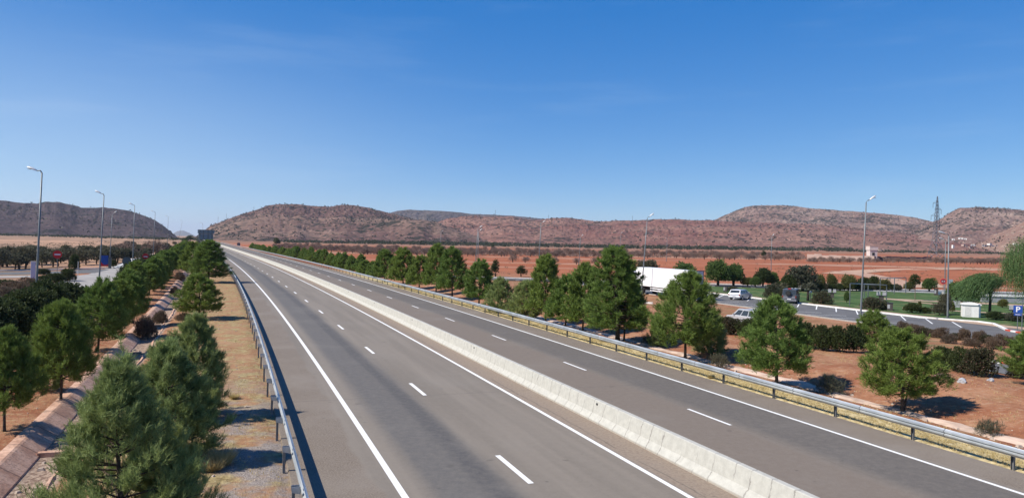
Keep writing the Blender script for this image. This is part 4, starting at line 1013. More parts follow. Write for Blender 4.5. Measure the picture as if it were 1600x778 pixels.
# far dark car on the right carriageway
def far_car(px, py, label, paint):
    X, Y = G(px, py); rz = heading(300)+pi/2
    car(label, 'car', 'distant_car', (X, Y, .01), rz, 4.3, 1.8, 1.5, .25, .95, [(-2.1, .3), (-2.12, .6), (-2.1, .95), (.9, .95), (1.8, .82), (2.1, .6), (2.1, .3)], (-2.0, -1.6, .3, 1.1), paint, [(.06, .46), (.5, .93)])
X, Y = G(372.8, 384.2)
sg = thing('roadside_cabinet', 'small dark roadside box beside the far end of the right guardrail', 'cabinet', (X, Y, 0), heading(300))
MB().box((0, 0, 1.1), (2.3, .5, 2.2)).build('box', MAT['signback'], sg, bevel=.03); MB().box((0, 0, 2.45), (1.6, .4, .5)).build('head', MAT['plaster'], sg)

# ------------------------------------------------------------------ signs
def disc(r, n=32): return [(r*cos(a), r*sin(a)) for a in np.linspace(0, 2*pi, n, endpoint=False)]
def sign_at(px, py_c, Y, base_z=None): p = at_depth(px, py_c, Y); return p
# no entry
p = at_depth(89.8, 397.6, 112); t = thing('no_entry_sign', 'red round no-entry sign with a white bar on a grey post', 'road sign', (p.x, p.y, gz(p.x, p.y)), -rad(-30)*0)
t.rotation_euler = (0, 0, rad(30)); zc = p.z-t.location.z
f = MB().prism([(x, z+zc) for x, z in disc(.60)], -.06, -.03).build('sign_face', MAT['signred'], t)
MB().box((0, -.066, zc), (.78, .012, .17)).build('white_bar', MAT['signw'], f)
MB().tube([(0, 0, -.1), (0, 0, zc+.4)], .04, 8).build('post', MAT['lampm'], t)
# second red disc behind the hedge
p = at_depth(227.5, 400.5, 132); t = thing('no_entry_sign', 'second red round sign, half hidden behind the dark hedge', 'road sign', (p.x, p.y, gz(p.x, p.y)), rad(26)); zc = p.z-t.location.z
f = MB().prism([(x, z+zc) for x, z in disc(.52)], -.06, -.03).build('sign_face', MAT['signred'], t); MB().box((0, -.066, zc-.05), (.66, .012, .14)).build('white_bar', MAT['signw'], f)
MB().tube([(0, 0, -.1), (0, 0, zc+.4)], .04, 8).build('post', MAT['lampm'], t)
# round sign seen from behind
p = at_depth(198, 408, 112); t = thing('round_sign', 'dark back of a round sign on a short post among the bushes', 'road sign', (p.x, p.y, gz(p.x, p.y)), rad(25)); zc = p.z-t.location.z
f = MB().prism([(x, z+zc) for x, z in disc(.63)], -.03, .0).build('sign_back', MAT['signback'], t); MB().box((0, -.04, zc+.2), (.9, .03, .05)).box((0, -.04, zc-.2), (.9, .03, .05)).build('bracket', MAT['lampm'], f)
MB().tube([(0, .04, -.1), (0, .04, zc+.3)], .045, 8).build('post', MAT['lampm'], t)
# blue panel with a red lower corner
p = at_depth(163, 407.6, 150); t = thing('blue_panel_sign', 'upright blue panel sign with a curved red lower part', 'road sign', (p.x, p.y, gz(p.x, p.y)), rad(25)); zc = p.z-t.location.z
f = MB().box((0, 0, zc), (1.45, .06, 2.2)).build('panel', MAT['signb'], t)
poly = [(-.70, -1.08), (.70, -1.08), (.70, -.62), (.35, -.78), (0, -.78), (-.35, -.55), (-.58, -.15), (-.70, .12)]
MB().prism([(x, z+zc) for x, z in poly], -.045, -.034).build('red_field', MAT['signred'], f)
MB().tube([(-.5, .06, -.1), (-.5, .06, zc)], .04, 6).build('post', MAT['lampm'], t); MB().tube([(.5, .06, -.1), (.5, .06, zc)], .04, 6).build('post', MAT['lampm'], t)
X, Y = G(171.5, 419.5); t = thing('dark_cabinet', 'tall dark cabinet right of the blue panel sign', 'cabinet', (X, Y, gz(X, Y)), rad(25))
MB().box((0, 0, 1.1), (.55, .4, 2.2)).build('box', MAT['signback'], t, bevel=.02); MB().box((0, 0, 2.22), (.65, .5, .06)).build('lid', MAT['black'], t)
# white utility column and thin white post
X, Y = G(51.5, 436); zt = at_depth(51.5, 409, Y).z; t = thing('utility_column', 'pale upright utility cabinet behind the first left lamp post', 'cabinet', (X, Y, 0), rad(30))
MB().box((0, 0, zt/2), (.60, .40, zt)).build('box', simple('lavender_white_cabinet', (.48, .50, .60), .7, var=.04), t, bevel=.02); MB().box((0, 0, zt+.03), (.66, .46, .06)).build('lid', MAT['white'], t)
X, Y = G(121.7, 433); zt = at_depth(121.7, 409, Y).z
t = thing('marker_post', 'thin pale post at the corner of the left kerb', 'post', (X, Y, 0)); MB().tube([(0, 0, -.1), (0, 0, zt)], .04, 6).build('shaft', MAT['lamphead'], t); MB().box((0, 0, zt), (.12, .12, .04)).build('cap', MAT['lamphead'], t)
# big sign backs at the far left of the motorway
Yg = 250; c = at_depth(322, 365, Yg); t = thing('motorway_sign', 'two large grey sign backs, one above the other, on posts by the road', 'road sign', (c.x, c.y, 0), rad(14))
hw_ = 12.2/FPX*Yg; z1 = at_depth(322, 359.1, Yg).z; z2 = at_depth(322, 364.8, Yg).z; z3 = at_depth(322, 374.2, Yg).z
MB().box((0, 0, (z1+z2)/2), (2*hw_, .14, z1-z2)).build('upper_panel', MAT['gantryback'], t); MB().box((-.05, .02, (z2+z3)/2-.05), (2*hw_*.87, .14, z2-z3-.15)).build('lower_panel', MAT['gantryback'], t)
MB().box((0, -.10, z2), (2*hw_, .06, .14)).box((0, -.10, z1-.05), (2*hw_, .06, .10)).build('rail', MAT['signback'], t)
for x in (-hw_*.72, -hw_*.3, hw_*.25, hw_*.72): MB().box((x, -.16, z1/2), (.16, .16, z1)).build('post', MAT['signback'], t)
# parking sign
X, Y = G(1589.5, 517); t = thing('parking_sign', 'blue square parking sign with a white P above a small plate', 'road sign', (X, Y, gz(X, Y)), rad(-30)); zc = at_depth(1589.5, 483, Y).z-t.location.z
f = MB().box((0, 0, zc), (.72, .03, .70)).build('sign_face', MAT['signb'], t)
cu = bpy.data.curves.new('letter', 'FONT'); cu.body = 'P'; cu.size = .72; cu.align_x = 'CENTER'; cu.extrude = .004; cu.offset = .012
to = bpy.data.objects.new('letter', cu); COL.objects.link(to); dg = bpy.context.evaluated_depsgraph_get(); me = bpy.data.meshes.new_from_object(to.evaluated_get(dg)); bpy.data.objects.remove(to)
me.materials.clear(); me.materials.append(MAT['signw']); link('letter_p', me, f, (0, -.022, zc-.255), (pi/2, 0, 0))
q = MB().box((0, 0, zc-.50), (.62, .03, .22)).build('lower_plate', MAT['signb'], t); MB().box((0, -.018, zc-.50), (.40, .006, .04)).build('white_marking', MAT['signw'], q)
MB().tube([(0, .03, -.1), (0, .03, zc+.3)], .035, 8).build('post', MAT['lampm'], t)
X, Y = G(1596.5, 516); t = thing('steel_post', 'bare thin steel post just right of the parking sign', 'post', (X, Y, gz(X, Y))); MB().tube([(0, 0, -.1), (0, 0, 2.9)], .04, 8).build('shaft', MAT['lampm'], t); MB().box((0, 0, 2.9), (.12, .12, .04)).build('cap', MAT['lampm'], t)
# no overtaking sign
p = at_depth(1474, 439.5, 122); t = thing('no_overtaking_sign', 'dark red round sign with two small cars on it', 'road sign', (p.x, p.y, gz(p.x, p.y)), rad(-32)); zc = p.z-t.location.z
f = MB().prism([(x, z+zc) for x, z in disc(.46)], -.05, -.02).build('sign_face', MAT['signred'], t)
MB().prism([(x, z+zc) for x, z in disc(.37)], -.058, -.052).build('inner_disc', MAT['signdr'], f)
for x in (-.15, .15): MB().box((x, -.062, zc-.04), (.20, .006, .11)).box((x, -.062, zc+.05), (.12, .006, .08)).build('car_symbol', MAT['benchm'], f)
MB().tube([(0, .0, -.1), (0, .0, zc+.3)], .04, 8).build('post', MAT['lampm'], t)
p = at_depth(1485, 440, 118); t = thing('sign_panel', 'small pale sign panel right of the no-overtaking sign', 'road sign', (p.x, p.y, gz(p.x, p.y)), rad(-32)); zc = p.z-t.location.z
MB().box((0, 0, zc), (.7, .03, .7)).build('panel', MAT['gantryback'], t); MB().tube([(0, .04, -.1), (0, .04, zc)], .035, 6).build('post', MAT['lampm'], t)

# ------------------------------------------------------------------ park furniture
# white electrical cabinet
X, Y = G(1519, 496.5); t = thing('white_cabinet', 'white masonry cabinet with a shallow hipped roof on the lawn edge', 'cabinet', (X+.3, Y+.8, gz(X, Y)), rad(-24))
MB().box((0, 0, .72), (1.75, 1.35, 1.46)).build('wall', MAT['white'], t); r = MB(); r.box((0, 0, 1.50), (1.95, 1.55, .10)); r.box((0, 0, 1.64), (1.90, 1.5, .18), taper=.12); r.build('roof', MAT['white'], t)
MB().box((-.35, -.68, .75), (.6, .02, 1.1)).build('door', simple('off_white_door', (.62, .60, .56), .7), t)
def frame(label, pts, beams, zt_py):
    P = [G(*p) for p in pts]; t = thing('shade_frame', label, 'pergola', (P[0][0], P[0][1], gz(*P[0])))
    o = t.location; tops = []
    for (x, y), pt, zp in zip(P, pts, zt_py):
        z = at_depth(pt[0], zp, y).z-o.z; tops.append(Vector((x-o.x, y-o.y, z))); MB().box((x-o.x, y-o.y, z/2), (.10, .10, z)).build('post', MAT['lampm'], t)
    for a, b in beams: MB().tube([tuple(tops[a]), tuple(tops[b])], .06, 4).build('beam', MAT['lampm'], t)
frame('open steel shade frame on the lawn, left of the tall lamp post', [(1327.5, 478), (1356, 471), (1385, 470), (1350, 466)], [(0, 1), (1, 2), (0, 3), (3, 2)], [443, 444.5, 445.5, 443.5])
frame('second steel shade frame, farther back near the ring road', [(1397, 460), (1415, 459), (1390, 455), (1375, 456)], [(0, 1), (0, 3), (2, 1), (3, 2)], [434.5, 434, 434, 434])
def picnic(px, py, label, w=1.0):
    X, Y = G(px, py); t = thing('picnic_bench', label, 'bench', (X, Y, gz(X, Y)), rad(-25))
    MB().box((0, 0, .40), (.55*w, .45, .80)).build('foot', MAT['binm'], t); MB().box((0, 0, .86), (1.15*w, .6, .10)).build('table_top', MAT['black'], t)
    for s in (-1, 1): MB().box((s*.34*w, .05, 1.16), (.44*w, .12, .50), .0).build('panel', MAT['benchm'], t, bevel=.02)
picnic(1377, 471, 'dark stand with two grey upright panels behind the pink oleander', 1.15)
picnic(1586.5, 496, 'dark stand with two grey panels behind the parking sign', 1.1)
picnic(1300, 466, 'dark stand with two pale grey panels right of the round oleander', 1.0)
X, Y = G(1502, 481); t = thing('panel_fence', 'two pale grey boards under a dark rail, left of the white cabinet', 'bench', (X, Y, gz(X, Y)), rad(-22))
for s in (-.55, .55): MB().box((s, 0, .5), (.85, .08, .9)).build('board', MAT['benchm'], t)
MB().box((.3, 0, 1.02), (3.0, .08, .10)).build('rail', MAT['black'], t)
def bin_(px, py, w, h, label, m='binm'):
    X, Y = G(px, py); t = thing('litter_bin', label, 'litter bin', (X, Y, gz(X, Y)), rad(-25)); 
    MB().box((0, 0, h/2), (w, w, h)).build('container', MAT[m], t, bevel=.02); MB().box((0, 0, h+.04), (w*1.12, w*1.12, .07)).build('lid', MAT['black'], t)
    MB().box((-w*.25, -w/2-.01, h*.6), (w*.45, .02, h*.5)).build('slat_panel', MAT['benchm'], t)
bin_(1390.5, 485.5, .62, .95, 'square dark litter bin right of the pink oleander')
bin_(1133.5, 456.5, .6, 1.0, 'dark litter bin on the lawn above the silver car')
bin_(1462.5, 461.5, .6, 1.1, 'black litter bin at the end of the ring road kerb')
# globe garden lights
for px, py, top, lb in ((1266, 470, 456.5, 'low white globe light beside the palm trunk'), (1545.5, 476, 461.5, 'white globe light behind the windswept tree')):
    X, Y = G(px, py); z = at_depth(px, top, Y).z-gz(X, Y); t = thing('globe_light', lb, 'garden light', (X, Y, gz(X, Y)))
    MB().tube([(0, 0, -.1), (0, 0, z-.15)], .05, 8).build('post', MAT['lampm'], t)
    b = MB(); b.tube([(0, 0, z+.2*math.sin(a)) for a in np.linspace(-pi/2, pi/2, 9)], [max(.01, .2*math.cos(a)) for a in np.linspace(-pi/2, pi/2, 9)], 14); b.build('globe', MAT['white'], t, True)
# parked white vehicles / low wall far right
X, Y = G(1560, 473); t = thing('low_white_wall', 'long low grey wall with white coping at the right edge', 'wall', (X, Y, gz(X, Y)), rad(-6))
MB().box((3, 0, .5), (11, .3, 1.0)).build('wall', MAT['benchm'], t); MB().box((3, 0, 1.08), (11.2, .5, .22)).build('coping', MAT['white'], t)
X, Y = G(1476, 461); t = thing('low_white_wall', 'short curved white wall below the no-overtaking sign', 'wall', (X, Y, gz(X, Y)), 0)
MB().box((-.9, .2, .3), (1.4, .3, .6), .4).box((.6, 0, .3), (1.7, .3, .6), -.3).build('wall', MAT['white'], t); MB().box((.6, 0, .63), (1.75, .36, .06), -.3).build('coping', MAT['white'], t)

# ------------------------------------------------------------------ pylon, fort, masts, far houses
Yp = 520; b0 = at_depth(1462, 403, Yp); zt = at_depth(1463, 307, Yp).z; X0 = b0.x; zg = float(zfar(X0, Yp)); Hp = zt-zg
t = thing('lattice_pylon', 'tall steel lattice power pylon against the hills', 'pylon', (X0, Yp, zg), .35)
def wid(h): return np.interp(h/Hp, [0, .32, .72, 1], [4.0, 1.7, .95, .15])
b = MB(); lv = list(np.linspace(0, .32, 4))+list(np.linspace(.32, 1, 13))[1:]
for i in range(len(lv)-1):
    h0_, h1_ = lv[i]*Hp, lv[i+1]*Hp; a_, c_ = wid(h0_), wid(h1_)
    for k in range(4):
        s0_ = [(1, 1), (1, -1), (-1, -1), (-1, 1)][k]; s1_ = [(1, -1), (-1, -1), (-1, 1), (1, 1)][k]
        b.tube([(s0_[0]*a_, s0_[1]*a_, h0_), (s0_[0]*c_, s0_[1]*c_, h1_)], .16, 4)
        b.tube([(s0_[0]*a_, s0_[1]*a_, h0_), (s1_[0]*c_, s1_[1]*c_, h1_)], .11, 4); b.tube([(s1_[0]*a_, s1_[1]*a_, h0_), (s0_[0]*c_, s0_[1]*c_, h1_)], .11, 4)
        b.tube([(s0_[0]*c_, s0_[1]*c_, h1_), (s1_[0]*c_, s1_[1]*c_, h1_)], .06, 4)
b.build('lattice_mast', MAT['pylon'], t)
for (hf, side, ln) in ((.895, -1, 3.4), (.80, 1, 3.2), (.70, -1, 4.4), (.80, -1, 1.5)):
    h_ = hf*Hp; w_ = wid(h_); ar = MB()
    for yy in (-w_, w_): ar.tube([(side*w_, yy, h_), (side*(w_+ln), 0, h_-.2)], .13, 4)
    ar.tube([(side*w_, 0, h_+1.9), (side*(w_+ln), 0, h_-.2)], .08, 4); a_ = ar.build('cross_arm', MAT['pylon'], t)
    if ln > 2: MB().tube([(side*(w_+ln), 0, h_-.2), (side*(w_+ln), 0, h_-3.4)], .13, 5).build('insulator', MAT['pylon'], a_)
for px, top, bot in ((340.5, 337.5, 349), (353.5, 333, 345), (384, 330, 336), (396.5, 321.5, 332), (774, 327.5, 336), (988, 336.5, 346), (857, 335, 342)):
    Ym = 2100; p0 = at_depth(px, bot+4, Ym); p1 = at_depth(px, top, Ym); t = thing('ridge_mast', 'tiny mast on the skyline %s' % {340.5: 'at the left foot of the middle hill', 353.5: 'second from the left end of the middle hill', 384: 'small stub midway up the middle hill slope', 396.5: 'tallest on the middle hill left slope', 774: 'above the back ridge', 988: 'above the centre of the red hill', 857: 'left part of the red hill'}[px], 'mast', (p0.x, p0.y, p0.z))
    h_ = p1.z-p0.z; MB().tube([(0, 0, 0), (0, 0, h_)], [.55, .2], 4).build('shaft', MAT['pylon'], t); MB().box((0, 0, h_*.8), (3, .4, .4)).build('cross_arm', MAT['pylon'], t)
# walled compound with tower
def ph(px, py, Y): p = at_depth(px, py, Y); return p
YF = 450; A = ph(1261, 404, YF-10); B_ = ph(1366, 407, YF-30); C_ = ph(1455, 404, YF+70)
t = thing('walled_compound', 'pale walled compound with a square white tower in the red field', 'building', (B_.x, B_.y, float(zfar(B_.x, B_.y))), 0)
o = Vector(t.location)
def wall(a, b, h, m, nm, n=8, seed=0):
    rr_ = np.random.RandomState(seed); a = Vector((a.x-o.x, a.y-o.y, 0)); b = Vector((b.x-o.x, b.y-o.y, 0)); d = b-a; ang = math.atan2(d.y, d.x); q = MB()
    for i in range(n):
        c = a+d*((i+.5)/n); hh = h*rr_.uniform(.8, 1.08); q.box((c.x, c.y, hh/2-.5), (d.length/n*1.0, .5, hh+1), ang)
    q.build(nm, MAT[m], t)
wall(A, B_, 3.6, 'plaster', 'front_wall', 9, 1); wall(B_, C_, 3.4, 'plasterd', 'side_wall', 12, 2)
tw = MB().box((0, 3, 3.2), (4.2, 4.2, 7.4)).box((0, 3, 7.6), (4.8, 4.8, 2.2)).build('tower', simple('pale_tower_plaster', (.62, .53, .48), .9, var=.1, scale=.5), t)
MB().box((-.2, .85, 4.4), (1.3, .2, 1.5)).build('window', MAT['black'], tw); MB().box((0, 3, 8.8), (5.0, 5.0, .3)).build('parapet', MAT['plaster'], tw)
HS = []
def house(px, py, Y, w, h, d, m, label, group=None):
    p = at_depth(px, py, Y); t = thing('small_house', label, 'house', (p.x, p.y, p.z-1), random.uniform(-.6, .6), group); MB().box((0, 0, h/2), (w, d, h)).build('wall', MAT[m], t); MB().box((0, 0, h+.15), (w*1.04, d*1.04, .3)).build('roof', MAT['plaster'], t)
    MB().box((0, -d/2-.05, h*.35), (w*.18, .1, h*.6)).build('door', MAT['black'], t)
HG = 'tiny pale village houses at the foot of the right hills'
for i in range(20):
    px = random.uniform(1496, 1598); py = 385.5+(px-1484)*-.01+random.uniform(-3.2, 2.5); house(px, py, 1250, random.uniform(3, 6.5), random.uniform(1.8, 2.8), 5, random.choice(['plaster', 'plaster', 'benchm', 'white']), 'tiny pale flat-roofed house in the village below the flat-topped hill', HG)
house(1489, 387, 1250, 3, 5.5, 3, 'white', 'slim white tower house left of the hillside village')
for px, py, w in ((1489.5, 374.6, 3.5), (1501, 373, 7), (1508, 374, 5)): house(px, py, 1500, w*1.2, 3, 5, 'white', 'lone white hut on the slope above the village', 'white huts above the village')
for px, py, w in ((1343, 392, 7), (1348, 391.5, 5), (1377, 391.7, 6), (1383, 391, 6)): house(px, py, 1150, w*1.1, 2.6, 5, 'plaster', 'low pale shed beside the tower in the distance', 'pale sheds beside the tower')
p = at_depth(146, 368.4, 1450); t = thing('long_shed', 'long white industrial shed at the foot of the left hill', 'building', (p.x, p.y, 0), .1); MB().box((0, 0, 1.6), (34, 12, 3.2)).box((6, 4, 4.2), (9, 8, 3)).build('wall', MAT['white'], t); MB().box((0, 0, 3.3), (34.6, 12.6, .3)).build('roof', MAT['benchm'], t)

# ------------------------------------------------------------------ shrubs and hedges
def SHR(seed, rx, ry, h, n, nn, L, W, mat, stem=True, **k):
    parts = [('foliage', bush_mesh(seed, rx, ry, h, n, nn, L, W, mat, **k))]
    if stem: parts.append(('stems', stems_mesh(seed, rx*.8, h, 6)))
    return parts
HDG = [SHR(400+i, 1.7, 1.6, 3.0, 3000, 7, .13, .07, 'hedge') for i in range(3)]
HDR = [SHR(410+i, 1.25, 1.2, 2.0, 2300, 7, .10, .055, m) for i, m in enumerate(('hedge', 'hedgeb', 'hedgeb'))]
OLE = [SHR(420+i, 1.35, 1.3, 1.9, 1500, 7, .16, .045, 'oleander', spread=.45, upb=.9) for i in range(2)]
BRN = [SHR(430+i, 1.15, 1.0, .8, 1200, 6, .12, .03, 'brownsh', spread=.6, stem=True) for i in range(2)]
def shrub(px, py, top, w, proto, nw, nh, label, cat='shrub', name='shrub', rz=None, group=None, Yd=None):
    X, Y = G(px, py); z = gz(X, Y); zt = at_depth(px, top, Y).z; sx = w*Y/FPX/nw; sz = max(.2, (zt-z))/nh
    return place(name, proto, label, cat, X, Y, z-.05, random.uniform(0, 6) if rz is None else rz, (sx, sx, sz), group)
# left hedge row
s = 37; k = 1; HG2 = 'hedge shrubs between the left pines and the access road'
while s < 74:
    X, Y = R(s, -12.6+random.uniform(-.2, .3)); sc = random.uniform(.92, 1.08)
    place('hedge_shrub', HDG[k % 3], '%s tall dark hedge shrub beside the access road, counted from the left edge' % ordn(k), 'hedge', X, Y, None, random.uniform(0, 6), (sc, sc, sc*(1.16 if s < 66 else 1.0)), HG2); s += 2.5; k += 1
s = 77; kk = 1
while s < 330:
    X, Y = R(s, -11.6+random.uniform(-.5, .5)-(1.2 if s > 120 else 0)); big = s > 118
    pr = HDG[kk % 3] if big else [HDR[1], HDR[0], HDG[1]][kk % 3]; sc = random.uniform(.85, 1.15)
    h_ = (random.uniform(.85, 1.05) if big else random.uniform(.55, .7) if pr is HDG[1] else random.uniform(.8, 1.0))
    place('hedge_shrub', pr, '%s lower hedge shrub along the access road, past the tall dark ones' % ordn(kk), 'hedge', X, Y, None, random.uniform(0, 6), (sc, sc, h_), HG2); s += random.uniform(2.6, 3.6) if s < 200 else 5; kk += 1
# beyond the left kerb
for (px, py, top, w, pr, nw, nh, lb) in [(106, 439, 416.5, 30, HDG[0], 3.6, 3.0, 'bright-topped dark shrub at the right end of the kerb bed'), (88, 442, 424, 30, HDG[1], 3.6, 3.0, 'green shrub in the kerb bed, second from its right end'),
        (69, 445, 429, 30, HDG[2], 3.6, 3.0, 'green shrub in the kerb bed, right of the first lamp post'), (68, 429, 418.5, 22, HDG[0], 3.6, 3.0, 'dark low shrub behind the first left lamp post'),
        (28, 459, 438, 56, BRN[0], 2.4, .8, 'brown dried shrub left of the first lamp post'), (47, 450, 433, 36, BRN[1], 2.4, .8, 'pinkish brown dried shrub touching the first lamp post'), (4, 452, 434, 40, HDG[1], 3.6, 3.0, 'dark green shrub at the left edge beyond the kerb'),
        (8, 466, 447, 44, BRN[1], 2.4, .8, 'brown shrub at the left edge, nearest the kerb'), (116, 421, 396, 20, HDG[2], 3.6, 3.0, 'dark upright cypress-like tree by the side road'), (177, 417, 404, 12, HDG[0], 3.6, 3.0, 'small round dark shrub right of the dark cabinet')]:
    shrub(px, py, top, w, pr, nw, nh, lb)
WEED = SHR(440, 1.25, 1.1, 1.0, 420, 6, .20, .022, 'olive', spread=.5, upb=1.4)
# right hedges
for (px, py, top, w, pr, nw, nh, lb) in [
        (1142, 526, 492, 50, HDR[1], 2.7, 2.0, 'reddish brown hedge shrub in front of the white car'), (1172, 530, 493, 44, HDR[0], 2.7, 2.0, 'dark green hedge shrub at the rear of the white car'),
        (1262, 547, 500, 44, HDR[0], 2.7, 2.0, 'dark hedge shrub, left end of the clipped group by the dark pine'), (1287, 552, 504, 44, HDR[0], 2.7, 2.0, 'dark hedge shrub, second in the clipped group by the dark pine'),
        (1310, 554, 505, 42, HDR[0], 2.7, 2.0, 'dark hedge shrub, third in the clipped group by the dark pine'), (1335, 554, 504, 42, HDR[0], 2.7, 2.0, 'dark hedge shrub touching the dark pine'),
        (1475, 577, 538, 50, HDR[0], 2.7, 2.0, 'dark hedge shrub behind the twin-trunk pine'), (1500, 584, 539, 44, HDR[0], 2.7, 2.0, 'green hedge shrub between the twin-trunk pine and the reddish one'),
        (1527, 589, 537, 62, HDR[1], 2.7, 2.0, 'large reddish leaved hedge shrub near the red and white kerb'), (1590, 592, 560, 38, HDR[2], 2.7, 2.0, 'pinkish shrub under the pine at the right edge')]:
    shrub(px, py, top, w, pr, nw, nh, lb)
for i in range(17):
    f = i/16; px = 1398+192*f; py = 518+24*f+(7 if i % 3 == 1 and i > 6 else 0)
    shrub(px, py, py-random.uniform(12, 19), random.uniform(22, 34), BRN[i % 2] if i % 4 else HDR[2], 2.4 if i % 4 else 2.7, .8 if i % 4 else 2.0, '%s low brown heathery shrub in the island bed, from its left end' % ordn(i+1), group='low brown shrubs in the parking island')
for (px, py, top, w, lb) in ((1296, 606, 588, 54, 'dark tangled weed bush in the gutter dip right of the second pine'), (1125, 566, 551, 44, 'grey-green weed clump beside the gutter near the pointed pine'), (1012, 531, 521, 24, 'small weed tuft under the pointed pine'), (1545, 668, 652, 50, 'green weed clump on the verge behind the rail, lower right')):
    shrub(px, py, top, w, WEED, 2.6, 1.0, lb, 'weed', 'weed_clump')
for (px, py, top, w, lb) in ((228, 520, 494, 46, 'dry grey bush in the channel bed'), (250, 497, 484, 30, 'smaller dry grey bush farther up the channel'), (288, 497, 488, 36, 'low dry bush at the foot of the lone verge pine'), (281, 437, 424, 20, 'brown bush in the channel near the far pines'), (272, 457, 447, 18, 'tiny dry bush in the channel')):
    shrub(px, py, top, w, BRN[0] if px != 228 else BRN[1], 2.4, .8, lb, 'shrub', 'dry_bush')

# park plants: (kind, px, base, top, width, label)
TRU = lambda seed, h, r=.10, n=5: stems_mesh(seed, h*.22, h*.9, n, 'trunk', 'bark', r)
def BT(seed, mat, n=2300, L=.20, W=.11, base=.13, lobes=11): return [('crown', bush_mesh(seed, 1, 1, 2, n, 6, L*.5, W*.5, mat, name='crown', base=base*2, lobes=lobes)), ('trunk', TRU(seed, 1.7, .06))]
BRD = [BT(500, 'broad'), BT(501, 'broad'), BT(502, 'olive'), BT(503, 'yellowg'), BT(504, 'hedge')]
for (i, px, py, top, w, lb) in [
        (0, 1122, 447, 404, 46, 'round bright green tree, left half of the pair above the silver car'), (1, 1146, 447, 408, 36, 'round bright green tree, right half of the pair above the silver car'),
        (0, 1070, 452, 408, 42, 'round green tree rising behind the right end of the trailer'), (2, 1010, 448, 403, 46, 'greyish broad tree rising behind the left end of the trailer'),
        (4, 1192, 448, 415, 34, 'dark green tree left of the grey oleander clump'), (3, 1168, 448, 432, 22, 'low yellow-green bush on the far side of the lawn'), (1, 1207, 448, 422, 22, 'narrow green tree behind the grey oleander clump'),
        (2, 1254, 455, 412, 56, 'large dark grey-green round tree above the van'), (4, 1232, 455, 426, 30, 'dark tree leaning on the left side of the large round one'),
        (3, 1281, 454, 427, 18, 'small yellowish tree right of the large round tree'), (3, 1300, 454, 427, 18, 'second small yellowish tree, right of the first'), (3, 1325, 455, 428, 26, 'yellow-green tree left of the tall lamp post'),
        (4, 1350, 453, 431, 26, 'dark tree just behind the tall lamp post'), (4, 1366, 453, 429, 26, 'dark tree between lamp post and second shade frame'), (3, 1383, 455, 435, 22, 'small yellow tree inside the second shade frame'),
        (3, 1421, 455, 438, 18, 'small yellowish bush left of the dark ball tree'), (0, 1452, 456, 433, 24, 'small round green tree left of the no-overtaking sign'), (1, 1494, 471, 436, 34, 'leafy tree behind the right lamp post'),
        (2, 1476, 492, 455, 22, 'tall grey-green shrub at the foot of the lamp post by the kerb'), (2, 1468, 493, 472, 24, 'low grey-green shrub left of the lamp post foot'), (4, 1425, 489, 471, 30, 'spiky dark green plant with two dark stumps'), (4, 1445, 490, 478, 22, 'low dark green plant right of the spiky one'),
        (3, 1487.5, 489, 469, 9, 'thin young sapling right of the lamp post'), (3, 1437, 487, 469, 7, 'thin young sapling on the lawn'), (3, 1566, 481, 466, 16, 'small yellow-green bush right of the windswept tree'), (4, 1556, 500, 484, 34, 'dark shrub bed behind the kerb, left part'), (2, 1583, 502, 487, 34, 'grey shrub bed behind the kerb, right part'),
        (1, 1323, 474, 452, 10, 'little palm-like sapling left of the first shade frame')]:
    X, Y = G(px, py); z = gz(X, Y); zt = at_depth(px, top, Y).z; sx = w*Y/FPX/2.1
    place('garden_tree' if zt-z > 2 else 'garden_shrub', BRD[i], lb, 'tree' if zt-z > 2 else 'shrub', X, Y, z-.03, px*.7, (sx, sx, (zt-z)/1.95))
for i in range(22):
    px = 1270+i*6.2
    X, Y = G(px, 454.5); place('hedge_shrub', BRD[4 if i % 3 else 2], '%s low hedge shrub of the line behind the shade frames, from the left' % ordn(i+1), 'hedge', X, Y, None, i, (.75, .6, .75), 'low hedge behind the shade frames')
for (px, py, top, w, lb) in ((1206, 466, 441, 30, 'grey oleander clump between silver car and van'), (1226, 467, 446, 26, 'grey-green oleander right behind the van roof'), (1284, 475, 452.5, 38, 'big round greyish oleander right of the van'), (1362, 484, 461.5, 38, 'oleander with pinkish tips by the foot of the tall lamp post'), (1381, 484, 467, 26, 'darker oleander beside the square litter bin'), (1145, 455, 446, 20, 'small oleander behind the silver car roof')):
    shrub(px, py, top, w, OLE[px % 2], 2.8, 1.9, lb)
for i, (px, py, top, w, k_) in enumerate([(1240, 452, 438, 18, 4), (1268, 453, 436, 16, 2), (1312, 455, 441, 14, 4), (1338, 455, 440, 16, 4), (1404, 455, 444, 12, 2), (1218, 451, 437, 16, 4), (1180, 449, 430, 20, 1), (1510, 467, 452, 24, 0), (1528, 468, 456, 20, 4)]):
    X, Y = G(px, py); z = gz(X, Y); zt = at_depth(px, top, Y).z; sx = w*Y/FPX/2.1
    place('garden_shrub', BRD[k_], '%s of the mixed shrubs along the back of the lawns, counted from the van side' % ordn(i+1), 'shrub', X, Y, z-.03, px*.7, (sx, sx, (zt-z)/1.95), 'mixed shrubs at the back of the lawns')
# dark ball tree on a stake
X, Y = G(1429.5, 470); z = gz(X, Y); t = thing('staked_tree', 'dark ball-crowned tree on a straight bare trunk', 'tree', (X, Y, z)); zt = at_depth(1429, 427, Y).z-z; r_ = 11*Y/FPX
MB().tube([(0, 0, -.1), (0, 0, zt*.65)], .05, 6).build('trunk', MAT['greybark'], t)
c = link('crown', bush_mesh(520, 1, 1, 2, 900, 6, .11, .055, 'hedge', name='crown', base=.3), t); c.location = (0, 0, zt-r_*2); c.scale = (r_, r_, r_*1.0)
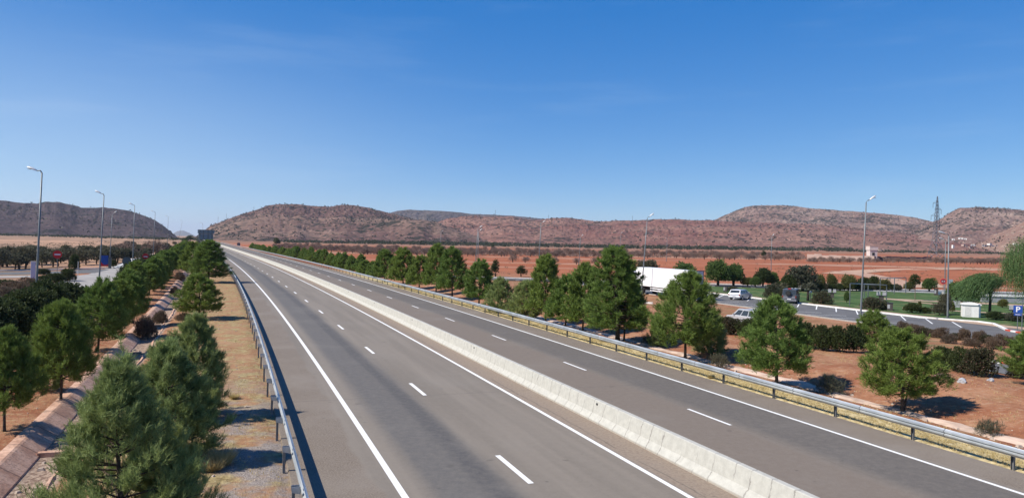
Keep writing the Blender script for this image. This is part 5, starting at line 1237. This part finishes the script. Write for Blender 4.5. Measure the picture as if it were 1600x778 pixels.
# palm by the van
def palm(px, py, top, r_px, lb):
    X, Y = G(px, py); z = gz(X, Y); t = thing('palm_tree', lb, 'palm', (X, Y, z)); H = at_depth(px, top, Y).z-z; r = r_px*Y/FPX; rs = np.random.RandomState(int(px)); th = H*.55
    MB().tube([(0, 0, -.1), (.03, 0, th*.5), (0, 0, th)], [.20, .17, .16], 9).build('trunk', MAT['bark'], t, True)
    V, F, T = [], [], []
    for i in range(26):
        a = i*2.4; el = rs.uniform(.1, 1.25); d = np.array([cos(a)*cos(el), sin(a)*cos(el), sin(el)]); L_ = r*rs.uniform(.8, 1.1)
        f = np.linspace(.15, 1, 22)[:, None]; P = np.array([0, 0, th])+d*L_*f+np.array([0, 0, -1])*(f**2)*L_*.45; sd = norm(np.cross(d, [0, 0, 1]))
        for sg_ in (1, -1):
            dirs = norm(sd*sg_*.9+d*.7+np.array([0, 0, -.1])); v, ff, tt = leaves(P, np.repeat(dirs[None], len(P), 0), 2, .38*(1), .035, .12, rs, .02); F.append(ff+sum(len(q) for q in V)); V.append(v); T.append(tt)
    link('fronds', raw_mesh('fronds', np.concatenate(V), np.concatenate(F), MAT['olive'], tint=np.concatenate(T)), t)
palm(1262, 470.5, 438, 20, 'palm with a stout trunk right of the van'); palm(1219, 464, 436, 15, 'slender palm behind the grey oleander clump')
# windswept tree and the weeping willow
def streamer_tree(name, label, base, crown, n, mat, dirv, length, droop, seed):
    X, Y = G(*base); z = gz(X, Y); t = thing(name, label, 'tree', (X, Y, z)); rs = np.random.RandomState(seed); o = Vector((X, Y, z))
    cx, cy, rx, ry = crown; c = at_depth(cx, cy, Y)-o; rx = rx*Y/FPX; rz_ = ry*Y/FPX
    P0 = norm(rs.normal(0, 1, (n, 3)))*rs.uniform(.35, 1, (n, 1))**.5*np.array([rx, rx*.8, rz_])+np.array(c)
    V, F, T = [], [], []; nv = 0; d0 = norm(np.array(dirv)+rs.normal(0, .22, (n, 3))); L_ = length*rs.uniform(.5, 1.1, (n, 1))
    for f in np.linspace(0, 1, 12):
        P = P0+d0*L_*f+np.array([0, 0, -1])*droop*L_*f*f; P = P[P[:, 2] > .5]; D = norm(d0[:len(P)]+np.array([0, 0, -2*droop*f]))
        v, ff, tt = leaves(P, D, 3, .20, .045, .25, rs, .08); F.append(ff+nv); V.append(v); T.append(tt); nv += len(v)
    link('crown', raw_mesh('crown', np.concatenate(V), np.concatenate(F), MAT[mat], tint=np.concatenate(T)), t)
    b = MB(); b.tube([(0, 0, -.1), (.05, 0, c.z*.45), (c.x*.3, 0, c.z*.75), (c.x*.8, 0, c.z)], [.17, .14, .10, .04], 8)
    for a in (-1, 0, 1): b.tube([(.05, 0, c.z*.5), (c.x*.4+a*rx*.3, a*.3, c.z*.9), (c.x+a*rx*.6, a*.5, c.z+rz_*.4)], [.10, .06, .02], 6)
    b.build('trunk', MAT['bark'], t, True)
streamer_tree('windswept_tree', 'windswept tree with streaming branches behind the white cabinet', (1546, 493), (1545, 438, 27, 13), 800, 'willow', (-.95, -.1, -.10), 3.0, .55, 3)
streamer_tree('willow_tree', 'tall weeping willow hanging in from the right edge', (1618, 486), (1612, 400, 44, 34), 1700, 'willow', (0, 0, -1), 3.6, .1, 5)

# ------------------------------------------------------------------ orchards, field trees, far woods
BAR = []
for i in range(3):
    BAR.append([('crown', bush_mesh(600+i, 2.3, 2.1, 3.6, 420, 5, .55, .05, 'bare', name='crown', base=.35, spread=.7)), ('trunk', stems_mesh(600+i, 1.5, 3.6, 8, 'trunk', 'greybark', .10))])
OLV = [[('crown', bush_mesh(610+i, 1.9, 1.9, 3.4, 320, 5, .32, .14, 'olive', name='crown', base=.7)), ('trunk', stems_mesh(610+i, .8, 2.0, 4, 'trunk', 'bark', .12))] for i in range(2)]
CON = [('crown', bush_mesh(620, 1.0, 1.0, 4.6, 360, 5, .4, .10, 'hedge', name='crown', base=.3, lobes=4)), ('trunk', stems_mesh(620, .3, 2, 2, 'trunk', 'bark', .1))]
def root_of(parts, name): 
    t = thing(name, None, None, (0, -500, -50))
    for nm, me in parts: link(nm, me, t)
    return t
def scatter(name, protos, pts, label, cat, group, hs=(.8, 1.2)):
    for i, (X, Y) in enumerate(pts):
        sc = random.uniform(*hs); t = thing(name, label, cat, (X, Y, float(zfar(X, Y))), random.uniform(0, 6), group); t.scale = (sc*random.uniform(.9, 1.15), sc, sc*random.uniform(.85, 1.1))
        for nm, me in protos[i % len(protos)]: link(nm, me, t)
def band_pts(n, x0, x1, ya, yb, rows):
    out = []
    for i in range(n):
        px = x0+(x1-x0)*((i*.6180339) % 1)+random.uniform(-2, 2); f = (px-x0)/(x1-x0); r = random.randrange(rows)/max(1, rows-1); y0 = ya[0]+(ya[1]-ya[0])*f; y1 = yb[0]+(yb[1]-yb[0])*f
        out.append(G(px, y0+(y1-y0)*r+random.uniform(-.25, .25)))
    return out
OG = 'bare brown orchard trees in the belt across the red field'
scatter('orchard_tree', BAR, band_pts(215, 560, 1250, (389.5, 400), (397.5, 407.5), 5), 'leafless brown orchard tree in the belt across the red field', 'tree', OG)
scatter('orchard_tree', BAR, band_pts(60, 430, 600, (385, 390), (389, 398), 4), 'leafless brown orchard tree near the far end of the pine row', 'tree', 'bare orchard trees near the far end of the pine row', (.8, 1.1))
scatter('orchard_tree', BAR, band_pts(34, 1462, 1580, (409, 410), (412, 413), 2), 'leafless orchard tree right of the pylon foot', 'tree', 'bare orchard trees right of the pylon', (.8, 1.1))
scatter('orchard_tree', BAR, band_pts(34, 1265, 1460, (408, 409.5), (410, 411), 2), 'leafless small tree before the compound wall', 'tree', 'small bare trees before the compound wall', (.5, .85))
scatter('orchard_tree', BAR, band_pts(9, 800, 1010, (410, 416), (416, 420), 2), 'lone bare small tree on the open red field', 'tree', 'lone bare trees on the red field', (.7, .9))
scatter('olive_tree', OLV, band_pts(62, -10, 235, (412, 399), (423, 407), 3), 'grey-green olive tree in the plantation beyond the left side road', 'tree', 'olive trees beyond the left side road', (.85, 1.25))
scatter('olive_tree', OLV, band_pts(26, 200, 330, (388, 381), (402, 390), 3), 'grey-green olive tree behind the left roadside pines', 'tree', 'olive trees behind the left roadside pines', (.9, 1.3))
scatter('bare_tree', BAR, [G(197, 407), G(246, 401)], 'tall thin brown tree standing above the left olive trees', 'tree', 'tall brown trees above the olives', (1.5, 1.7))
for px, py, top, w, lb in ((774, 432, 404, 15, 'slim dark conifer alone in the red field'), (814, 432, 414, 18, 'small conifer with a spreading low branch in the red field'), (1119, 404, 398, 7, 'dark conifer dot in the orchard belt, right'), (927, 399, 390, 7, 'dark conifer dot in the belt, leftmost of three'), (938, 400, 391, 6, 'dark conifer dot in the belt, middle of three'), (950, 401, 391, 8, 'dark conifer dot in the belt, rightmost of three'), (1193, 402, 391, 8, 'dark conifer left of the compound wall'), (770, 392, 380, 6, 'dark conifer dot above the twin lamps'), (432, 384, 370.5, 12, 'dark round tree at the far end of the pine row'), (297, 377, 367, 14, 'dark far tree left of the sign backs'), (288, 378, 371, 14, 'dark far bush left of the far tree'), (1084, 449, 430, 8, 'narrow dark conifer right of the trailer'), (951, 425, 405, 12, 'conifer in the red field left of the tallest pine')):
    X, Y = G(px, py); z = float(zfar(X, Y)); zt = at_depth(px, top, Y).z; sx = w*Y/FPX/2.1
    place('conifer', CON, lb, 'tree', X, Y, z, px, (sx, sx, (zt-z)/4.4))
def brush(name, label, n, x0, x1, ya, yb, seed, mat='bare', h=1.0):
    rs = np.random.RandomState(seed); P, D = [], []
    for i in range(n):
        px = rs.uniform(x0, x1); f = (px-x0)/(x1-x0); y0 = ya[0]+(ya[1]-ya[0])*f; y1 = yb[0]+(yb[1]-yb[0])*f
        X, Y = G(px, rs.uniform(y0, y1)); z = float(zfar(X, Y)); hh = h*rs.uniform(.4, 1.5); r = hh*rs.uniform(1, 2.4); k = 12
        d = norm(rs.normal(0, 1, (k, 3))); d[:, 2] = np.abs(d[:, 2]); P.append(np.array([X, Y, z])+d*np.array([r, r, hh])); D.append(norm(d+np.array([0, 0, .8])))
    V, F, T = leaves(np.concatenate(P), np.concatenate(D), 4, .8*h, .16*h, .6, rs, .3, quad=True)
    tag(link(name, raw_mesh(name, V, F, MAT[mat], tint=T)), label, 'brush', kind='stuff')
brush('dry_brush', 'low brown dry brush between the orchard trees of the red field', 1500, 560, 1260, (387.5, 396), (397, 406), 61)
brush('dry_brush', 'low brown dry brush beside the far end of the pine row', 420, 430, 600, (383.5, 389), (388.5, 397), 62)
brush('dry_brush', 'scattered dry scrub on the pale plain beyond the left side road', 420, -40, 330, (382, 374), (418, 388), 63, 'olive', .7)
brush('dry_brush', 'dry brush between the trees near the pylon and compound', 420, 1262, 1590, (406, 407.5), (409.5, 412), 64, 'bare', .9)
brush('field_weeds', 'sparse small weeds dotted over the open red field', 260, 700, 1590, (402, 415), (430, 445), 65, 'olive', .28)
# scrub dots on the hill slopes
SCN = {'left_hill': 450, 'middle_hill': 1700, 'back_ridge': 450, 'red_hill': 1000, 'mesa_hill': 1100, 'flat_topped_hill': 900, 'tan_spur': 160}
for nm, X, Y, Z in HILLS:
    if nm not in SCN: continue
    rs = np.random.RandomState(len(nm)*7); a, k = X.shape; n = SCN[nm]*3; kk = int(k*.90)
    i = rs.randint(0, a-1, n); j = np.minimum((rs.uniform(0, 1, n)**.8*kk).astype(int), kk-1); u, v = rs.uniform(0, 1, (2, n))
    B = lambda A: (A[i, j]*(1-u)+A[i+1, j]*u)*(1-v)+(A[i, j+1]*(1-u)+A[i+1, j+1]*u)*v
    x, y, z = B(X), B(Y), B(Z); keep = (fbm(x*.0045, y*.0045, 4, 5)+fbm(x*.02, y*.02, 3, 15)*.6+(j/kk-.5)*.5 > rs.uniform(-.55, .75, n)); x, y, z = x[keep], y[keep], z[keep]; m_ = len(x)
    r = rs.uniform(1.1, 2.9, m_)*(1 if nm != 'back_ridge' else 1.5); d = norm(rs.normal(0, 1, (m_, 5, 3))+np.array([0, 0, .5]))
    P = (np.stack([x, y, z+r*.3], 1)[:, None, :]+d*r[:, None, None]*.3).reshape(-1, 3)
    V, F, T = leaves(P, d.reshape(-1, 3), 1, 1.0, 1.0, .3, rs, 0, quad=True); V = V.reshape(-1, 4, 3); c0 = V[:, :1, :]; V = (c0+(V-c0)*np.repeat(r, 5)[:, None, None]*1.25).reshape(-1, 3)
    tag(link('hill_scrub', raw_mesh('hill_scrub', V, F, MAT['scrub'], tint=T)), 'dark scrub bushes dotted over the %s' % nm.replace('_', ' '), 'scrub', kind='stuff')
# far woods (nobody could count them)
rs = np.random.RandomState(77); n = 1500
pxs = np.concatenate([rs.uniform(440, 1330, 1100), rs.uniform(1330, 1600, 150), rs.uniform(-60, 330, 250)]); Ps, Ds = [], []
for px in pxs:
    Y = rs.uniform(1020, 1330); X = (px-800)/FPX*Y; z = float(zfar(X, Y)); h = rs.uniform(2.5, 5.5)*(1 if 560 < px < 1330 else .55); k_ = 14
    d = norm(rs.normal(0, 1, (k_, 3))); Ps.append(np.array([X, Y, z+h*.5])+d*np.array([rs.uniform(2, 5), 2.5, h*.5])); Ds.append(norm(d+np.array([0, 0, .6])))
V, F, T = leaves(np.concatenate(Ps), np.concatenate(Ds), 3, 1.6, 1.2, .6, rs, .5, quad=True)
tag(link('distant_woods', raw_mesh('distant_woods', V, F, MAT['woods'], tint=T)), 'dark belt of distant woods along the foot of the hills', 'woodland', kind='stuff')

# ------------------------------------------------------------------ dry grass, stones
def blades(name, spans, n, h, wd, mat, seed, label, clump=.0):
    rs = np.random.RandomState(seed); P = []
    for (s0, s1, o0, o1, w_) in spans:
        m = int(n*w_); s_ = s0+(s1-s0)*rs.uniform(0, 1, m)**1.5; o_ = rs.uniform(o0, o1, m)
        keep = fbm(s_*.8, o_*1.3, 3, seed+2) > clump; s_ = s_[keep]; o_ = o_[keep]; X, Y = R(s_, o_); P.append(np.stack([X, Y, ground(s_, o_, X, Y)-.01], 1))
    P = np.concatenate(P); D = norm(rs.normal(0, .35, P.shape)+np.array([0, 0, 1])); V, F, T = leaves(P, D, 3, h, wd, .35, rs, .0)
    tag(link(name, raw_mesh(name, V, F, MAT[mat], tint=T)), label, 'grass', kind='stuff')
blades('dry_grass', [(12, 120, 24.5, 26.1, 1.0)], 17000, .13, .014, 'straw', 31, 'pale straw grass along the foot of the right guardrail', -.35)
blades('dry_grass', [(12, 110, .2, 1.5, .45), (12, 110, -3.8, .4, .75)], 13000, .09, .012, 'straw', 32, 'sparse straw grass on the verge left of the motorway', .03)
blades('dry_grass', [(12, 90, 26.2, 28.6, .6), (12, 70, 30, 38, .8)], 9000, .10, .014, 'straw', 33, 'sparse dry grass among the pines right of the motorway', .08)
blades('dry_grass', [(14, 90, -12, -7.2, 1.0)], 6000, .09, .013, 'straw', 34, 'sparse dry grass on the bank under the left pines', .08)
# straw tussock by the near pine
def tussock(px, py, r, h, lb, n=520):
    X, Y = G(px, py); rs = np.random.RandomState(int(px)); a = rs.uniform(0, 6.28, n); q = r*.3*rs.uniform(0, 1, n)**.5
    P = np.stack([q*np.cos(a), q*np.sin(a), np.zeros(n)], 1); D = norm(np.stack([np.cos(a)*.75, np.sin(a)*.75, np.full(n, 1.0)], 1)*1.0+rs.normal(0, .22, (n, 3)))
    V, F, T = leaves(P, D, 2, h, .012, .12, rs, .0); t = link('grass_tussock', raw_mesh('grass_tussock', V, F, MAT['straw'], tint=T)); t.location = (X, Y, gz(X, Y)); tag(t, lb, 'grass tuft')
tussock(345, 724, .75, .62, 'large straw-coloured grass tussock right of the foreground pine'); tussock(333, 733, .5, .45, 'smaller straw tussock leaning on the large one')
tussock(366, 622, .35, .25, 'little green-grey tuft on the verge gravel'); tussock(1111, 590, .3, .22, 'dark little tuft behind the right guardrail'); tussock(1295, 592, .5, .4, 'dry tussock in front of the dark weed bush')
# stones
def stone(px, py, sz, lb, mat='stone', seed=0, flat=.6):
    X, Y = G(px, py); rs = np.random.RandomState(seed+int(px)); me = bpy.data.meshes.new('rock'); import bmesh
    bm = bmesh.new(); bmesh.ops.create_icosphere(bm, subdivisions=2, radius=1)
    for v in bm.verts:
        f = 1+.25*math.sin(v.co.x*3+px)+.2*math.cos(v.co.y*4+py)+rs.uniform(-.08, .08); v.co = Vector((v.co.x*sz*f, v.co.y*sz*f*.8, v.co.z*sz*flat*f))
    bm.to_mesh(me); bm.free(); me.materials.append(MAT[mat]); o = link('rock', me); o.location = (X, Y, gz(X, Y)+sz*.2); tag(o, lb, 'rock')
stone(373, 646, .22, 'flat pale stone on the verge, larger of the two', flat=.3); stone(387, 635, .10, 'small pale stone on the verge behind the flat one', flat=.4)
stone(1503, 615, .26, 'grey block-like rock on the brown bank', 'benchm'); stone(1546, 610, .20, 'smaller grey rock right of the block-like one', 'benchm'); stone(1472, 600, .45, 'long dark rock slab beside the twin-trunk pine', 'plasterd', flat=.3)
rs = np.random.RandomState(5); b = MB()
for i in range(520):
    z_ = rs.randint(0, 4); s_ = 12+70*rs.uniform()**1.6; o_ = [rs.uniform(-4.8, 1.2), rs.uniform(-5.9, -4.9), rs.uniform(27.8, 30.6), rs.uniform(-11, -7.2)][z_]; X, Y = R(s_, o_); q = rs.uniform(.02, .07)*(1.8 if z_ == 1 or (z_ == 2 and rs.uniform() < .4) else 1)
    b.box((X, Y, float(ground(s_, o_))+q*.25), (q*2, q*1.5, q), rs.uniform(0, 3), taper=.6)
tag(b.build('loose_stones', MAT['stone']), 'scattered pale pebbles and broken stones on the verges', 'gravel', kind='stuff')

# ------------------------------------------------------------------ haze
hz = NT('air'); hz.t.nodes.remove([n for n in hz.t.nodes if n.type == 'OUTPUT_MATERIAL'][0]); hz.out = hz.n('ShaderNodeOutputMaterial')
pv = hz.n('ShaderNodeVolumePrincipled'); pv.inputs['Color'].default_value = (.80, .88, 1, 1); pv.inputs['Density'].default_value = 5e-5; pv.inputs['Anisotropy'].default_value = 0.2
hz.t.links.new(pv.outputs[0], hz.out.inputs['Volume'])
h = MB().box((2000, 8000, 200), (44000, 44000, 410)).build('haze', hz.mat); h['kind'] = 'stuff'; h['label'] = 'thin blue haze over the plain and hills'
